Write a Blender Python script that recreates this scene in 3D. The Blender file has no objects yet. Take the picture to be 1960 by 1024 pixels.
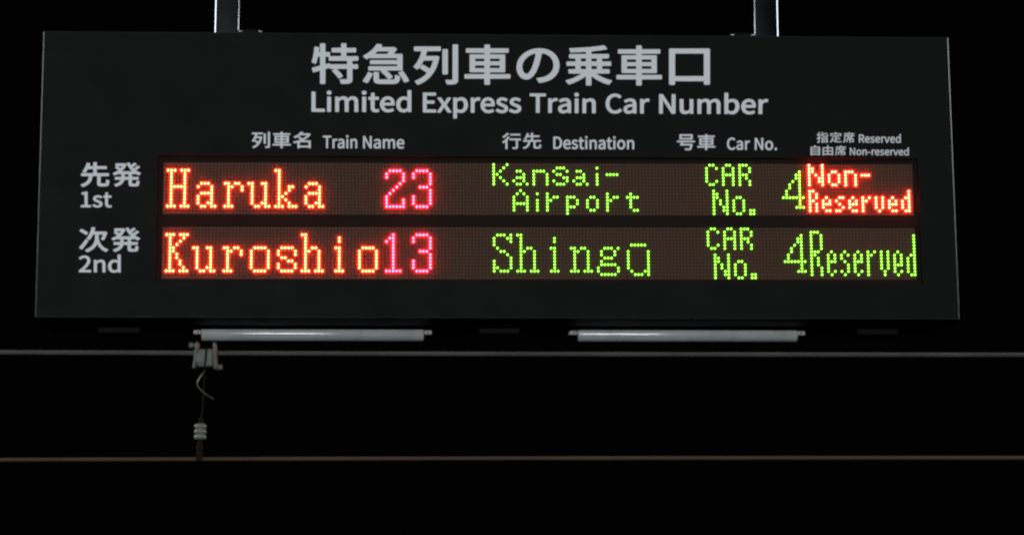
import bpy, bmesh, math, random
from mathutils import Matrix, Vector

# ------------------------------------------------------------------ camera, world, lamps, exposure
sc = bpy.context.scene
col = sc.collection
random.seed(4)

cam_data = bpy.data.cameras.new("camera")
cam_data.sensor_width = 36.0
cam_data.lens = 5300.0 / 1960.0 * 36.0
cam_data.clip_start = 0.1
cam_data.clip_end = 200.0
cam = bpy.data.objects.new("camera", cam_data)
cam.location = (0, 0, 1.6)
cam_data.dof.use_dof = True
cam_data.dof.focus_distance = 6.75
cam_data.dof.aperture_fstop = 9.0
cam.rotation_euler = (math.radians(90 + 13), 0, 0)
col.objects.link(cam)
sc.camera = cam

world = bpy.data.worlds.new("World")
sc.world = world
world.use_nodes = True
bg = world.node_tree.nodes["Background"]
bg.inputs["Color"].default_value = (0.55, 0.58, 0.5, 1)
bg.inputs["Strength"].default_value = 0.0010          # night sky

sc.view_settings.view_transform = 'Standard'
sc.view_settings.look = 'None'
sc.view_settings.exposure = 0.0
sc.view_settings.gamma = 1.0
sc.view_settings.use_curve_mapping = False
sc.render.film_transparent = False
sc.cycles.pixel_filter_type = 'BLACKMAN_HARRIS'
sc.cycles.filter_width = 2.3
sc.cycles.sample_clamp_indirect = 3.0
sc.cycles.max_bounces = 5


def area(name, loc, target, sx, sy, power, color):
    d = bpy.data.lights.new(name, 'AREA')
    d.shape = 'RECTANGLE'
    d.size, d.size_y = sx, sy
    d.energy = power
    d.color = color
    o = bpy.data.objects.new(name, d)
    o.location = loc
    v = Vector(target) - Vector(loc)
    o.rotation_euler = v.to_track_quat('-Z', 'Y').to_euler()
    col.objects.link(o)
    return o


# rows of platform lamps: one behind the viewer, one along each side of the platform
area("platform_lamp_front", (-3.0, -22.0, 4.0), (0, 6.4, 3.3), 9.0, 0.6, 3600, (0.93, 0.98, 1.0))
area("platform_lamp_left", (-5.2, 6.4, 5.05), (-0.7, 6.5, 4.3), 6.0, 1.3, 190, (0.92, 0.97, 1.0))
area("platform_lamp_right", (5.2, 6.4, 5.05), (0.7, 6.5, 4.3), 6.0, 1.3, 180, (0.92, 0.97, 1.0))


# ------------------------------------------------------------------ materials
def mat(name, base, rough=0.5, metal=0.0, spec=0.5, var=0.0, scale=30.0, bump=0.0, dirt=None, dscale=6.0, damt=0.5):
    m = bpy.data.materials.new(name)
    m.use_nodes = True
    nt = m.node_tree
    p = nt.nodes["Principled BSDF"]
    p.inputs["Roughness"].default_value = rough
    p.inputs["Metallic"].default_value = metal
    p.inputs["Specular IOR Level"].default_value = spec
    p.inputs["Base Color"].default_value = (*base, 1)
    tc = nt.nodes.new("ShaderNodeTexCoord")
    last = None
    if var > 0:
        n = nt.nodes.new("ShaderNodeTexNoise")
        n.inputs["Scale"].default_value = scale
        n.inputs["Detail"].default_value = 6
        nt.links.new(tc.outputs["Object"], n.inputs["Vector"])
        mix = nt.nodes.new("ShaderNodeMix")
        mix.data_type = 'RGBA'
        mix.inputs[6].default_value = (*[c * (1 - var) for c in base], 1)
        mix.inputs[7].default_value = (*[min(1, c * (1 + var)) for c in base], 1)
        nt.links.new(n.outputs["Fac"], mix.inputs[0])
        last = mix.outputs[2]
        if bump > 0:
            b = nt.nodes.new("ShaderNodeBump")
            b.inputs["Strength"].default_value = bump
            b.inputs["Distance"].default_value = 0.002
            nt.links.new(n.outputs["Fac"], b.inputs["Height"])
            nt.links.new(b.outputs["Normal"], p.inputs["Normal"])
        r = nt.nodes.new("ShaderNodeMapRange")
        r.inputs["To Min"].default_value = max(0.02, rough - 0.12)
        r.inputs["To Max"].default_value = min(1, rough + 0.12)
        nt.links.new(n.outputs["Fac"], r.inputs["Value"])
        nt.links.new(r.outputs["Result"], p.inputs["Roughness"])
    if dirt:
        n2 = nt.nodes.new("ShaderNodeTexNoise")
        n2.inputs["Scale"].default_value = dscale
        n2.inputs["Detail"].default_value = 8
        n2.inputs["Roughness"].default_value = 0.7
        nt.links.new(tc.outputs["Object"], n2.inputs["Vector"])
        cr = nt.nodes.new("ShaderNodeValToRGB")
        cr.color_ramp.elements[0].position = 0.5
        cr.color_ramp.elements[1].position = 0.72
        cr.color_ramp.elements[0].color = (0, 0, 0, 1)
        cr.color_ramp.elements[1].color = (damt, damt, damt, 1)
        nt.links.new(n2.outputs["Fac"], cr.inputs["Fac"])
        mix2 = nt.nodes.new("ShaderNodeMix")
        mix2.data_type = 'RGBA'
        nt.links.new(cr.outputs["Color"], mix2.inputs[0])
        if last:
            nt.links.new(last, mix2.inputs[6])
        else:
            mix2.inputs[6].default_value = (*base, 1)
        mix2.inputs[7].default_value = (*dirt, 1)
        last = mix2.outputs[2]
    if last:
        nt.links.new(last, p.inputs["Base Color"])
    return m


def glow(name, color, strength):
    m = bpy.data.materials.new(name)
    m.use_nodes = True
    nt = m.node_tree
    p = nt.nodes["Principled BSDF"]
    p.inputs["Base Color"].default_value = (0.3, 0.3, 0.3, 1)
    p.inputs["Roughness"].default_value = 0.3
    p.inputs["Emission Color"].default_value = (*color, 1)
    p.inputs["Emission Strength"].default_value = strength
    return m


M_PANEL = mat("black_panel_paint", (0.0038, 0.0041, 0.0037), 0.6, 0, 0.08, 0.06, 9.0, 0.0, (0.0045, 0.0048, 0.0043), 3.0, 0.3)
M_TRIM = mat("dark_metal_trim", (0.10, 0.11, 0.11), 0.3, 0.8, 0.4, 0.2, 20.0)
M_CABINET = mat("dark_cabinet_paint", (0.012, 0.012, 0.010), 0.45, 0, 0.3, 0.3, 12.0)
M_BEZEL = mat("matt_black_bezel", (0.015, 0.0100, 0.0080), 0.8, 0, 0.05, 0.2, 20.0)
M_VINYL = mat("white_vinyl_lettering", (0.72, 0.74, 0.77), 0.55, 0, 0.3, 0.04, 14.0)
M_PCB = mat("display_mask", (0.054, 0.024, 0.013), 0.7, 0, 0.15, 0.2, 60.0)
M_LENS = mat("unlit_lamp_lens", (0.070, 0.039, 0.025), 0.4, 0, 0.25, 0.25, 25.0)
M_POST = mat("brushed_steel_post", (0.29, 0.31, 0.33), 0.14, 1.0, 0.5, 0.03, 3.0)
M_STEEL = mat("bright_bolt_steel", (0.38, 0.39, 0.40), 0.25, 1.0, 0.5, 0.1, 60.0)
M_HINGE = mat("dull_latch_metal", (0.0042, 0.0042, 0.0032), 0.6, 0.0, 0.06, 0.3, 40.0)
M_WHITE = mat("white_lamp_enamel", (0.5, 0.52, 0.53), 0.45, 0, 0.5, 0.06, 30.0, 0.02, (0.20, 0.18, 0.16), 22.0, 0.6)
M_TUBE = mat("tube_glass_phosphor", (0.44, 0.45, 0.45), 0.15, 0, 0.7, 0.0, 20.0, 0.0, (0.24, 0.235, 0.22), 14.0, 0.6)
M_SOCKET = mat("rusty_lamp_socket", (0.40, 0.37, 0.35), 0.5, 0, 0.4, 0.3, 90.0, 0.1, (0.20, 0.05, 0.035), 60.0, 1.0)
M_CABLE = mat("galvanised_strand", (0.068, 0.072, 0.063), 0.55, 0.2, 0.5, 0.6, 9.0)
M_COPPER = mat("tarnished_copper", (0.062, 0.034, 0.017), 0.7, 0.1, 0.5, 0.7, 5.0)
M_CLAMP = mat("weathered_zinc_clamp", (0.105, 0.11, 0.10), 0.6, 0.1, 0.5, 0.25, 50.0, 0.1)
M_HOOK = mat("bent_bright_wire", (0.13, 0.12, 0.09), 0.45, 0.6, 0.5, 0.3, 60.0)
M_PORCELAIN = mat("grey_porcelain", (0.15, 0.165, 0.15), 0.3, 0, 0.5, 0.1, 30.0)
M_ROD = mat("rusty_rod", (0.010, 0.0075, 0.005), 0.8, 0.0, 0.08, 0.4, 80.0)
M_ORANGE = glow("orange_lamp_glow", (1.0, 0.032, 0.0085), 120.0)
M_RED = glow("red_lamp_glow", (1.0, 0.0085, 0.019), 125.0)
M_SCARLET = glow("scarlet_lamp_glow", (1.0, 0.020, 0.0075), 175.0)
M_GREEN = glow("green_lamp_glow", (0.26, 1.0, 0.040), 4.2)


# ------------------------------------------------------------------ helpers
def link(name, bm, material, parent=None, smooth=False):
    me = bpy.data.meshes.new(name)
    bm.normal_update()
    bm.to_mesh(me)
    bm.free()
    if smooth:
        for p in me.polygons:
            p.use_smooth = True
    me.materials.append(material)
    o = bpy.data.objects.new(name, me)
    col.objects.link(o)
    if parent:
        o.parent = parent
    return o


def thing(name, label, cat, matrix=None, group=None):
    o = bpy.data.objects.new(name, None)
    o.empty_display_size = 0.1
    col.objects.link(o)
    if matrix is not None:
        o.matrix_world = matrix
    tag(o, label, cat, group)
    return o


def tag(o, label, cat, group=None):
    o["label"] = label
    o["category"] = cat
    if group:
        o["group"] = group


def box(bm, x0, x1, y0, y1, z0, z1, bevel=0.0, seg=2):
    r = bmesh.ops.create_cube(bm, size=1.0)
    vs = r["verts"]
    for v in vs:
        v.co = Vector(((x0 + x1) / 2 + v.co.x * (x1 - x0), (y0 + y1) / 2 + v.co.y * (y1 - y0), (z0 + z1) / 2 + v.co.z * (z1 - z0)))
    if bevel:
        es = list({e for v in vs for e in v.link_edges})
        bmesh.ops.bevel(bm, geom=es, offset=bevel, segments=seg, profile=0.5, affect='EDGES')


def tube(bm, pts, rad, n=10, cap=True):
    """swept round bar along pts; rad is one radius or one per point"""
    pts = [Vector(p) for p in pts]
    if not hasattr(rad, '__len__'):
        rad = [rad] * len(pts)
    rings = []
    up = Vector((0.13, 0.31, 0.94)).normalized()
    prev = None
    for i, p in enumerate(pts):
        a = pts[max(0, i - 1)]
        b = pts[min(len(pts) - 1, i + 1)]
        t = (b - a)
        if t.length < 1e-9:
            t = prev
        t = t.normalized()
        prev = t
        s = t.cross(up)
        if s.length < 1e-3:
            s = t.cross(Vector((1, 0, 0)))
        s.normalize()
        w = s.cross(t)
        rings.append([bm.verts.new(p + (s * math.cos(2 * math.pi * k / n) + w * math.sin(2 * math.pi * k / n)) * rad[i]) for k in range(n)])
    for A, B in zip(rings, rings[1:]):
        for k in range(n):
            bm.faces.new((A[k], A[(k + 1) % n], B[(k + 1) % n], B[k]))
    if cap:
        bm.faces.new(rings[0][::-1])
        bm.faces.new(rings[-1])


def flat_letters(name, polys, z, thick, material, parent):
    """filled outlines (holes included) in the sign's own plane, given in tenths of a millimetre"""
    cu = bpy.data.curves.new(name, 'CURVE')
    cu.dimensions = '2D'
    cu.fill_mode = 'BOTH'
    cu.extrude = thick
    for s in polys:
        v = [int(q) * 1e-4 for q in s.split()]
        n = len(v) // 2
        sp = cu.splines.new('POLY')
        sp.points.add(n - 1)
        for i in range(n):
            sp.points[i].co = (v[2 * i], v[2 * i + 1], 0, 1)
        sp.use_cyclic_u = True
    tmp = bpy.data.objects.new(name + "_outline", cu)
    col.objects.link(tmp)
    dg = bpy.context.evaluated_depsgraph_get()
    me = bpy.data.meshes.new_from_object(tmp.evaluated_get(dg))
    bpy.data.objects.remove(tmp)
    bpy.data.curves.remove(cu)
    me.name = name
    for v in me.vertices:
        v.co.z += z
    me.materials.clear()
    me.materials.append(material)
    o = bpy.data.objects.new(name, me)
    col.objects.link(o)
    o.parent = parent
    return o


# ------------------------------------------------------------------ the sign (x right, y up, z out of the face)
SIGN = Matrix(((0.9989062, -0.0066543, 0.0462827, -0.0291),
               (0.0461481, -0.0191261, -0.9987515, 6.5506),
               (0.0075312, 0.9997949, -0.0187981, 3.3451),
               (0, 0, 0, 1)))
HW, HH = 1.12, 0.3572                     # half width, half height
WX0, WX1, WY0, WY1 = -0.8345, 1.0322, -0.2685, 0.0450    # the display opening
RECESS = 0.009

sign = thing("train_sign", "wide black hanging train sign with white lettering and two rows of glowing text", "sign", SIGN)


def sign_box(name, m, args, parent=sign, bevel=0.0):
    bm = bmesh.new()
    box(bm, *args, bevel=bevel)
    return link(name, bm, m, parent)


# front panel with its opening
bm = bmesh.new()


def ring(x0, x1, y0, y1, z):
    return [bm.verts.new((x, y, z)) for x, y in ((x0, y0), (x1, y0), (x1, y1), (x0, y1))]


DEPTH = 0.10
c = 0.0022
oa = ring(-HW, HW, -HH, HH, -DEPTH)
ob = ring(-HW, HW, -HH, HH, -c)
oc = ring(-HW + c, HW - c, -HH + c, HH - c, 0)
ia = ring(WX0, WX1, WY0, WY1, 0)
ib = ring(WX0, WX1, WY0, WY1, -RECESS - 0.004)
for A, B in ((oa, ob), (oc, ia), (ia, ib)):
    for k in range(4):
        bm.faces.new((A[k], A[(k + 1) % 4], B[(k + 1) % 4], B[k]))
bm.faces.new(oa[::-1])
link("front_panel", bm, M_PANEL, sign)
bm = bmesh.new()
ob = ring(-HW, HW, -HH, HH, -c)
ob2 = ring(-HW + c * 0.3, HW - c * 0.3, -HH + c * 0.3, HH - c * 0.3, -c * 0.3)
oc = ring(-HW + c, HW - c, -HH + c, HH - c, 0)
for A, B in ((ob, ob2), (ob2, oc)):
    for k in range(4):
        bm.faces.new((A[k], A[(k + 1) % 4], B[(k + 1) % 4], B[k]))
link("edge_trim", bm, M_TRIM, sign)

# deeper cabinet behind it
sign_box("cabinet", M_CABINET, (-HW + 0.012, HW - 0.012, -HH + 0.008, HH - 0.008, -0.25, -DEPTH - 0.001), bevel=0.003)
# black plate behind the displays, bar between them
sign_box("display_bezel", M_BEZEL, (WX0 + 0.001, WX1 - 0.001, WY0 + 0.001, WY1 - 0.001, -RECESS - 0.010, -RECESS - 0.0015))
sign_box("divider_bar", M_BEZEL, (WX0 + 0.0005, WX1 - 0.0005, -0.1280, -0.1050, -RECESS - 0.0012, -0.0075), bevel=0.0007)

# latches along the lower edge
for x0, x1 in ((-0.980, -0.877), (-0.050, 0.052), (0.884, 0.988)):
    bm = bmesh.new()
    box(bm, x0, x1, -HH - 0.0195, -HH - 0.002, -0.150, -0.102, bevel=0.003)
    box(bm, x0 + 0.016, x1 - 0.014, -HH - 0.004, -HH + 0.009, -0.128, -0.104, bevel=0.001)
    tube(bm, [(x0 - 0.004, -HH - 0.005, -0.104), (x1 + 0.002, -HH - 0.005, -0.104)], 0.0026, 8)
    link("latch", bm, M_HINGE, sign)

# mounting plates on top, beside each post, with two bolts each
for x0, x1, b1, b2 in ((-0.646, -0.594, -0.6445, -0.5955), (0.594, 0.649, 0.5955, 0.6470)):
    bm = bmesh.new()
    box(bm, x0, x1, HH - 0.008, HH + 0.0450, -0.130, -0.122, bevel=0.001)
    pl = link("mounting_plate", bm, M_HINGE, sign)
    for b in (b1, b2):
        bm = bmesh.new()
        tube(bm, [(b, HH + 0.0385, -0.128), (b, HH + 0.0385, -0.1205), (b, HH + 0.0385, -0.1185), (b, HH + 0.0385, -0.1172)], [0.0046, 0.0046, 0.0034, 0.0012], 12)
        link("bolt", bm, M_STEEL, pl, True)

# ------------------------------------------------------------------ lettering
TEXT = {
 'title_japanese': [
  '-4401 2267 -4412 2276 -4415 2287 -4417 2601 -4420 2604 -4567 2560 -4578 2560 -4590 2566 -4596 2576 -4616 2659 -4612 2674 -4601 2682 -4421 2729 -4418 2734 -4420 2956 -4423 2959 -4467 2959 -4470 2955 -4499 2832 -4513 2788 -4522 2778 -4536 2774 -4547 2778 -4619 2813 -4627 2826 -4603 2910 -4584 2999 -4570 3097 -4560 3201 -4554 3211 -4545 3216 -4534 3217 -4457 3206 -4446 3201 -4439 3187 -4450 3083 -4449 3079 -4424 3078 -4421 3084 -4423 3281 -4419 3291 -4403 3301 -4310 3301 -4299 3297 -4290 3282 -4288 3080 -4194 3080 -4183 3075 -4174 3061 -4174 2977 -4166 2974 -3903 2978 -3903 3069 -4123 3071 -4132 3076 -4137 3086 -4138 3164 -4133 3179 -4118 3187 -3904 3190 -3904 3289 -3899 3299 -3888 3306 -3795 3307 -3779 3301 -3773 3290 -3772 3197 -3772 3192 -3767 3189 -3553 3191 -3538 3183 -3532 3169 -3532 3095 -3534 3085 -3542 3077 -3553 3073 -3766 3072 -3771 3068 -3771 2980 -3766 2976 -3498 2978 -3482 2972 -3476 2962 -3475 2878 -3486 2863 -3497 2860 -3621 2858 -3621 2774 -3617 2772 -3502 2772 -3491 2768 -3482 2755 -3481 2676 -3487 2662 -3501 2654 -3616 2654 -3621 2651 -3620 2371 -3627 2337 -3642 2310 -3669 2291 -3718 2276 -3789 2270 -3888 2269 -3899 2274 -3904 2281 -3916 2325 -3933 2364 -3931 2379 -3916 2389 -3779 2390 -3757 2391 -3752 2395 -3754 2650 -3759 2653 -4005 2651 -4009 2648 -3950 2592 -3908 2546 -3873 2500 -3856 2472 -3857 2463 -3865 2453 -3938 2410 -3954 2406 -3968 2413 -3996 2457 -4031 2501 -4120 2594 -4122 2608 -4115 2618 -4062 2648 -4070 2651 -4169 2651 -4180 2657 -4187 2672 -4191 2673 -4285 2642 -4284 2278 -4292 2270 -4303 2266',
  '-4286 2769 -4279 2769 -4192 2793 -4175 2786 -4169 2770 -4164 2768 -3759 2771 -3754 2773 -3755 2857 -4187 2856 -4198 2860 -4206 2873 -4206 2957 -4215 2960 -4280 2960 -4288 2956',
  '-2970 2277 -3025 2285 -3053 2296 -3078 2315 -3093 2340 -3101 2369 -3103 2399 -3104 2556 -3100 2571 -3092 2578 -3081 2580 -2988 2581 -2971 2572 -2968 2562 -2967 2400 -2965 2394 -2954 2391 -2631 2391 -2599 2394 -2589 2402 -2584 2412 -2573 2496 -2566 2505 -2555 2509 -2544 2508 -2506 2491 -2462 2480 -2447 2467 -2451 2413 -2460 2373 -2471 2344 -2494 2313 -2516 2297 -2544 2286 -2582 2278 -2626 2276 -2905 2274',
  '-3277 2299 -3358 2333 -3366 2343 -3368 2353 -3299 2457 -3243 2565 -3234 2574 -3218 2577 -3130 2543 -3121 2531 -3123 2517 -3209 2354 -3247 2300 -3261 2295',
  '-2346 2315 -2357 2325 -2379 2375 -2412 2435 -2495 2560 -2493 2570 -2484 2580 -2396 2612 -2385 2611 -2376 2605 -2328 2542 -2271 2453 -2229 2370 -2231 2355 -2242 2346 -2330 2313',
  '-2741 2396 -2818 2486 -2921 2582 -2922 2597 -2917 2605 -2907 2612 -2911 2616 -3218 2615 -3229 2623 -3233 2634 -3233 2703 -3231 2713 -3218 2722 -3208 2724 -2528 2728 -2522 2732 -2523 2778 -3175 2776 -3186 2782 -3192 2792 -3192 2866 -3185 2876 -3170 2881 -2528 2885 -2522 2890 -2523 2935 -3186 2931 -3203 2937 -3263 2901 -3274 2899 -3289 2904 -3318 2935 -3353 2963 -3359 2973 -3359 2983 -3352 2993 -3242 3062 -3153 3137 -3085 3212 -3029 3291 -3018 3298 -2913 3284 -2898 3277 -2892 3267 -2892 3258 -2917 3218 -2913 3215 -2633 3217 -2611 3220 -2600 3218 -2536 3181 -2526 3166 -2528 3156 -2540 3137 -2605 3047 -2594 3043 -2408 3045 -2394 3039 -2388 3029 -2387 2640 -2390 2630 -2396 2623 -2407 2620 -2769 2617 -2774 2612 -2690 2534 -2651 2490 -2631 2461 -2632 2451 -2641 2441 -2719 2393 -2735 2393',
  '-3067 3044 -3061 3040 -2770 3042 -2719 3106 -3006 3105',
  '-2018 2257 -2029 2264 -2056 2303 -2084 2332 -2088 2347 -2084 2356 -1991 2399 -1914 2446 -1842 2505 -1792 2559 -1792 2564 -1837 2598 -1958 2678 -1963 2685 -1965 2700 -1908 2766 -1897 2773 -1886 2773 -1809 2730 -1721 2671 -1716 2671 -1672 2765 -1636 2878 -1644 2882 -1864 2880 -1910 2793 -1966 2704 -2013 2649 -2029 2645 -2043 2650 -2073 2676 -2113 2704 -2120 2713 -2120 2723 -2051 2812 -1996 2910 -1949 3023 -1922 3117 -2090 3117 -2101 3120 -2111 3135 -2109 3223 -2101 3232 -2084 3236 -1473 3240 -1457 3236 -1447 3223 -1447 3140 -1451 3130 -1462 3122 -1782 3118 -1818 3000 -1815 2997 -1584 2998 -1562 3002 -1501 2986 -1490 2980 -1485 2972 -1484 2963 -1513 2830 -1556 2702 -1606 2600 -1669 2506 -1739 2427 -1820 2359 -1908 2303 -2001 2258',
  '-1293 2273 -1303 2283 -1315 2322 -1334 2366 -1333 2376 -1326 2385 -1309 2390 -1199 2389 -1159 2392 -1156 3279 -1150 3289 -1137 3295 -1038 3296 -1025 3290 -1019 3275 -1021 2397 -1025 2353 -1035 2328 -1050 2309 -1073 2293 -1101 2283 -1139 2276 -1189 2272 -1282 2271',
  '-1397 2531 -1407 2542 -1408 2552 -1407 3155 -1402 3166 -1391 3173 -1291 3174 -1280 3170 -1271 3156 -1272 2547 -1282 2533 -1293 2529 -1386 2528',
  '-363 2269 -371 2274 -375 2284 -375 2420 -379 2426 -841 2423 -857 2427 -865 2437 -866 2519 -857 2533 -846 2538 -379 2541 -374 2547 -374 2581 -378 2587 -720 2585 -735 2593 -739 2608 -737 3023 -735 3033 -724 3042 -713 3044 -376 3047 -372 3049 -373 3084 -812 3083 -823 3089 -828 3100 -828 3178 -824 3188 -817 3194 -806 3197 -376 3200 -371 3206 -370 3284 -360 3294 -348 3297 -254 3298 -237 3291 -232 3280 -230 3202 209 3204 221 3201 227 3195 231 3186 230 3107 225 3097 214 3090 -232 3085 -232 3050 -227 3048 120 3050 137 3044 144 3029 141 2614 137 2599 128 2592 117 2590 -230 2588 -234 2587 -235 2582 -235 2548 -234 2543 -230 2542 249 2545 260 2540 268 2527 267 2449 263 2439 254 2432 243 2430 -235 2426 -236 2290 -241 2275 -259 2267',
  '-605 2697 -598 2694 -378 2695 -374 2698 -373 2761 -378 2765 -603 2762',
  '-234 2699 -229 2696 2 2698 5 2701 5 2764 -3 2768 -229 2766 -234 2762',
  '-605 2872 -603 2868 -598 2868 -377 2869 -373 2874 -373 2932 -377 2938 -603 2936',
  '-233 2875 -228 2870 3 2872 6 2876 5 2940 -232 2938',
  '2145 2268 2138 2273 2133 2283 2136 2497 2131 2502 2071 2459 1961 2393 1841 2335 1721 2291 1710 2291 1699 2296 1669 2335 1634 2369 1632 2384 1646 2398 1760 2435 1826 2461 1935 2515 2025 2570 1724 2570 1707 2578 1703 2588 1704 2662 1707 2672 1714 2679 1725 2683 1872 2684 1878 2688 1879 2763 1873 2766 1677 2765 1666 2768 1658 2776 1657 2861 1661 2870 1669 2876 1678 2878 1874 2880 1880 2882 1880 2957 1744 2958 1726 2966 1722 2981 1722 3050 1725 3060 1734 3069 1745 3072 2138 3074 2143 3078 2143 3123 2139 3128 1964 3117 1768 3110 1757 3115 1751 3125 1745 3160 1732 3195 1732 3205 1738 3215 1753 3221 1976 3232 2206 3249 2413 3272 2583 3301 2594 3300 2605 3293 2665 3226 2669 3211 2658 3196 2516 3169 2281 3140 2278 3079 2285 3075 2689 3078 2700 3077 2711 3068 2714 3057 2713 2987 2708 2972 2693 2964 2546 2963 2543 2956 2542 2887 2550 2884 2746 2886 2756 2883 2763 2878 2767 2868 2764 2784 2756 2775 2745 2772 2543 2770 2541 2767 2540 2693 2542 2689 2547 2688 2700 2690 2716 2685 2724 2669 2723 2595 2719 2585 2709 2578 2699 2576 2385 2573 2474 2518 2585 2465 2648 2440 2767 2403 2778 2392 2777 2377 2739 2338 2706 2297 2695 2291 2684 2292 2564 2335 2445 2391 2332 2460 2273 2505 2266 2279 2259 2270 2248 2266 2155 2266',
  '2011 2689 2013 2685 2019 2685 2133 2686 2138 2690 2139 2765 2134 2768 2014 2767 2012 2764',
  '2273 2691 2280 2687 2406 2689 2407 2768 2276 2768',
  '2013 2883 2016 2881 2136 2882 2140 2884 2140 2959 2017 2960 2014 2953',
  '2276 2885 2283 2883 2408 2885 2410 2960 2278 2961',
  '3388 2276 3381 2281 3376 2291 3378 2426 3374 2432 2914 2429 2898 2433 2890 2443 2890 2525 2899 2539 2910 2543 3376 2546 3380 2553 3381 2587 3377 2592 3037 2590 3022 2599 3018 2613 3024 3026 3027 3037 3037 3046 3049 3048 3384 3050 3388 3053 3388 3087 2951 3086 2940 3093 2935 3103 2936 3181 2940 3191 2947 3197 2958 3200 3386 3203 3391 3209 3393 3286 3403 3297 3415 3300 3509 3301 3525 3294 3531 3283 3531 3205 3969 3207 3980 3204 3987 3198 3991 3189 3989 3111 3984 3101 3973 3094 3528 3088 3527 3054 3532 3051 3879 3053 3895 3048 3902 3032 3895 2619 3890 2604 3882 2598 3871 2596 3525 2593 3521 2592 3520 2587 3519 2553 3520 2549 3524 2547 4002 2550 4013 2545 4020 2532 4019 2455 4014 2445 4005 2438 3994 2436 3518 2432 3515 2296 3510 2282 3492 2274',
  '3152 2701 3159 2699 3378 2700 3382 2703 3384 2766 3380 2770 3154 2767',
  '3522 2704 3527 2701 3757 2703 3761 2769 3753 2772 3528 2771 3523 2767',
  '3155 2876 3156 2873 3162 2872 3381 2874 3385 2878 3386 2936 3382 2942 3157 2940',
  '3524 2879 3530 2874 3760 2876 3763 2880 3763 2944 3527 2942',
  '4206 2297 4195 2306 4191 2319 4208 3203 4213 3218 4223 3225 4235 3227 5200 3234 5211 3232 5221 3225 5226 3210 5207 2331 5202 2315 5186 2307 5080 2306 5065 2309 5055 2324 5056 2391 5053 2396 4349 2392 4342 2391 4341 2315 4329 2300 4318 2296',
  '4345 2524 4351 2521 5055 2526 5059 2534 5071 3101 5062 3105 4362 3100 4356 3098',
  '983 2327 972 2336 913 2421 910 2431 916 2444 927 2451 1023 2464 1091 2481 1148 2504 1199 2534 1245 2570 1282 2612 1309 2659 1328 2715 1336 2787 1331 2843 1317 2895 1288 2950 1255 2992 1215 3025 1159 3057 1097 3077 1050 3083 1021 2939 988 2816 944 2692 912 2620 873 2553 840 2507 803 2469 757 2435 713 2416 662 2408 611 2415 564 2434 526 2459 492 2495 459 2544 437 2597 423 2658 418 2730 430 2822 464 2915 518 2997 588 3069 669 3126 769 3174 872 3202 990 3214 1098 3206 1194 3181 1279 3142 1352 3089 1410 3024 1452 2949 1478 2865 1485 2778 1476 2691 1450 2608 1409 2536 1351 2472 1283 2421 1198 2377 1101 2346 994 2326',
  '650 2557 680 2558 697 2566 717 2583 759 2640 784 2686 809 2743 854 2876 882 2989 899 3077 848 3067 780 3040 711 2998 659 2952 620 2904 588 2849 569 2792 563 2741 565 2690 572 2654 586 2618 602 2593 622 2572',
 ],
 'title_english': [
  '-3067 1554 -3102 1562 -3125 1574 -3142 1590 -3156 1611 -3164 1635 -3169 1662 -3171 1870 -3217 1871 -3225 1875 -3229 1884 -3229 1933 -3224 1942 -3218 1945 -3169 1948 -3167 1951 -3161 2038 -3156 2046 -3147 2051 -3088 2051 -3078 2045 -3075 2036 -3075 1951 -2984 1950 -2973 1945 -2969 1936 -2969 1885 -2977 1873 -3074 1870 -3074 1683 -3068 1650 -3062 1641 -3051 1634 -3025 1631 -2986 1640 -2973 1635 -2956 1578 -2966 1567 -3002 1557 -3034 1553',
  '-2758 1555 -2781 1557 -2817 1567 -2852 1584 -2884 1609 -2906 1636 -2926 1672 -2937 1711 -2941 1756 -2937 1798 -2925 1840 -2908 1873 -2884 1904 -2855 1928 -2824 1945 -2788 1956 -2753 1960 -2714 1957 -2678 1946 -2648 1930 -2626 1910 -2606 1883 -2591 1850 -2583 1814 -2580 1772 -2583 1739 -2587 1733 -2596 1728 -2842 1726 -2835 1696 -2823 1675 -2810 1660 -2778 1639 -2755 1633 -2706 1633 -2677 1640 -2641 1658 -2631 1659 -2620 1652 -2597 1610 -2596 1601 -2602 1593 -2661 1566 -2716 1554',
  '-2387 1556 -2407 1558 -2439 1568 -2469 1584 -2497 1610 -2518 1640 -2532 1673 -2540 1709 -2544 1754 -2540 1799 -2530 1838 -2512 1875 -2489 1905 -2461 1929 -2430 1946 -2395 1958 -2342 1960 -2310 1954 -2271 1937 -2268 1939 -2269 2111 -2264 2117 -2255 2120 -2183 2120 -2175 2114 -2172 2105 -2172 1575 -2176 1568 -2186 1564 -2244 1564 -2255 1571 -2261 1592 -2295 1571 -2329 1559 -2365 1554',
  '-4608 1558 -4617 1570 -4621 2057 -4616 2066 -4609 2070 -4538 2070 -4528 2066 -4524 2055 -4520 1640 -4301 1637 -4291 1625 -4291 1568 -4297 1560 -4307 1557',
  '-4226 1558 -4232 1563 -4236 1571 -4238 1932 -4234 1941 -4225 1945 -4154 1946 -4146 1942 -4141 1933 -4139 1569 -4142 1563 -4151 1558',
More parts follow.
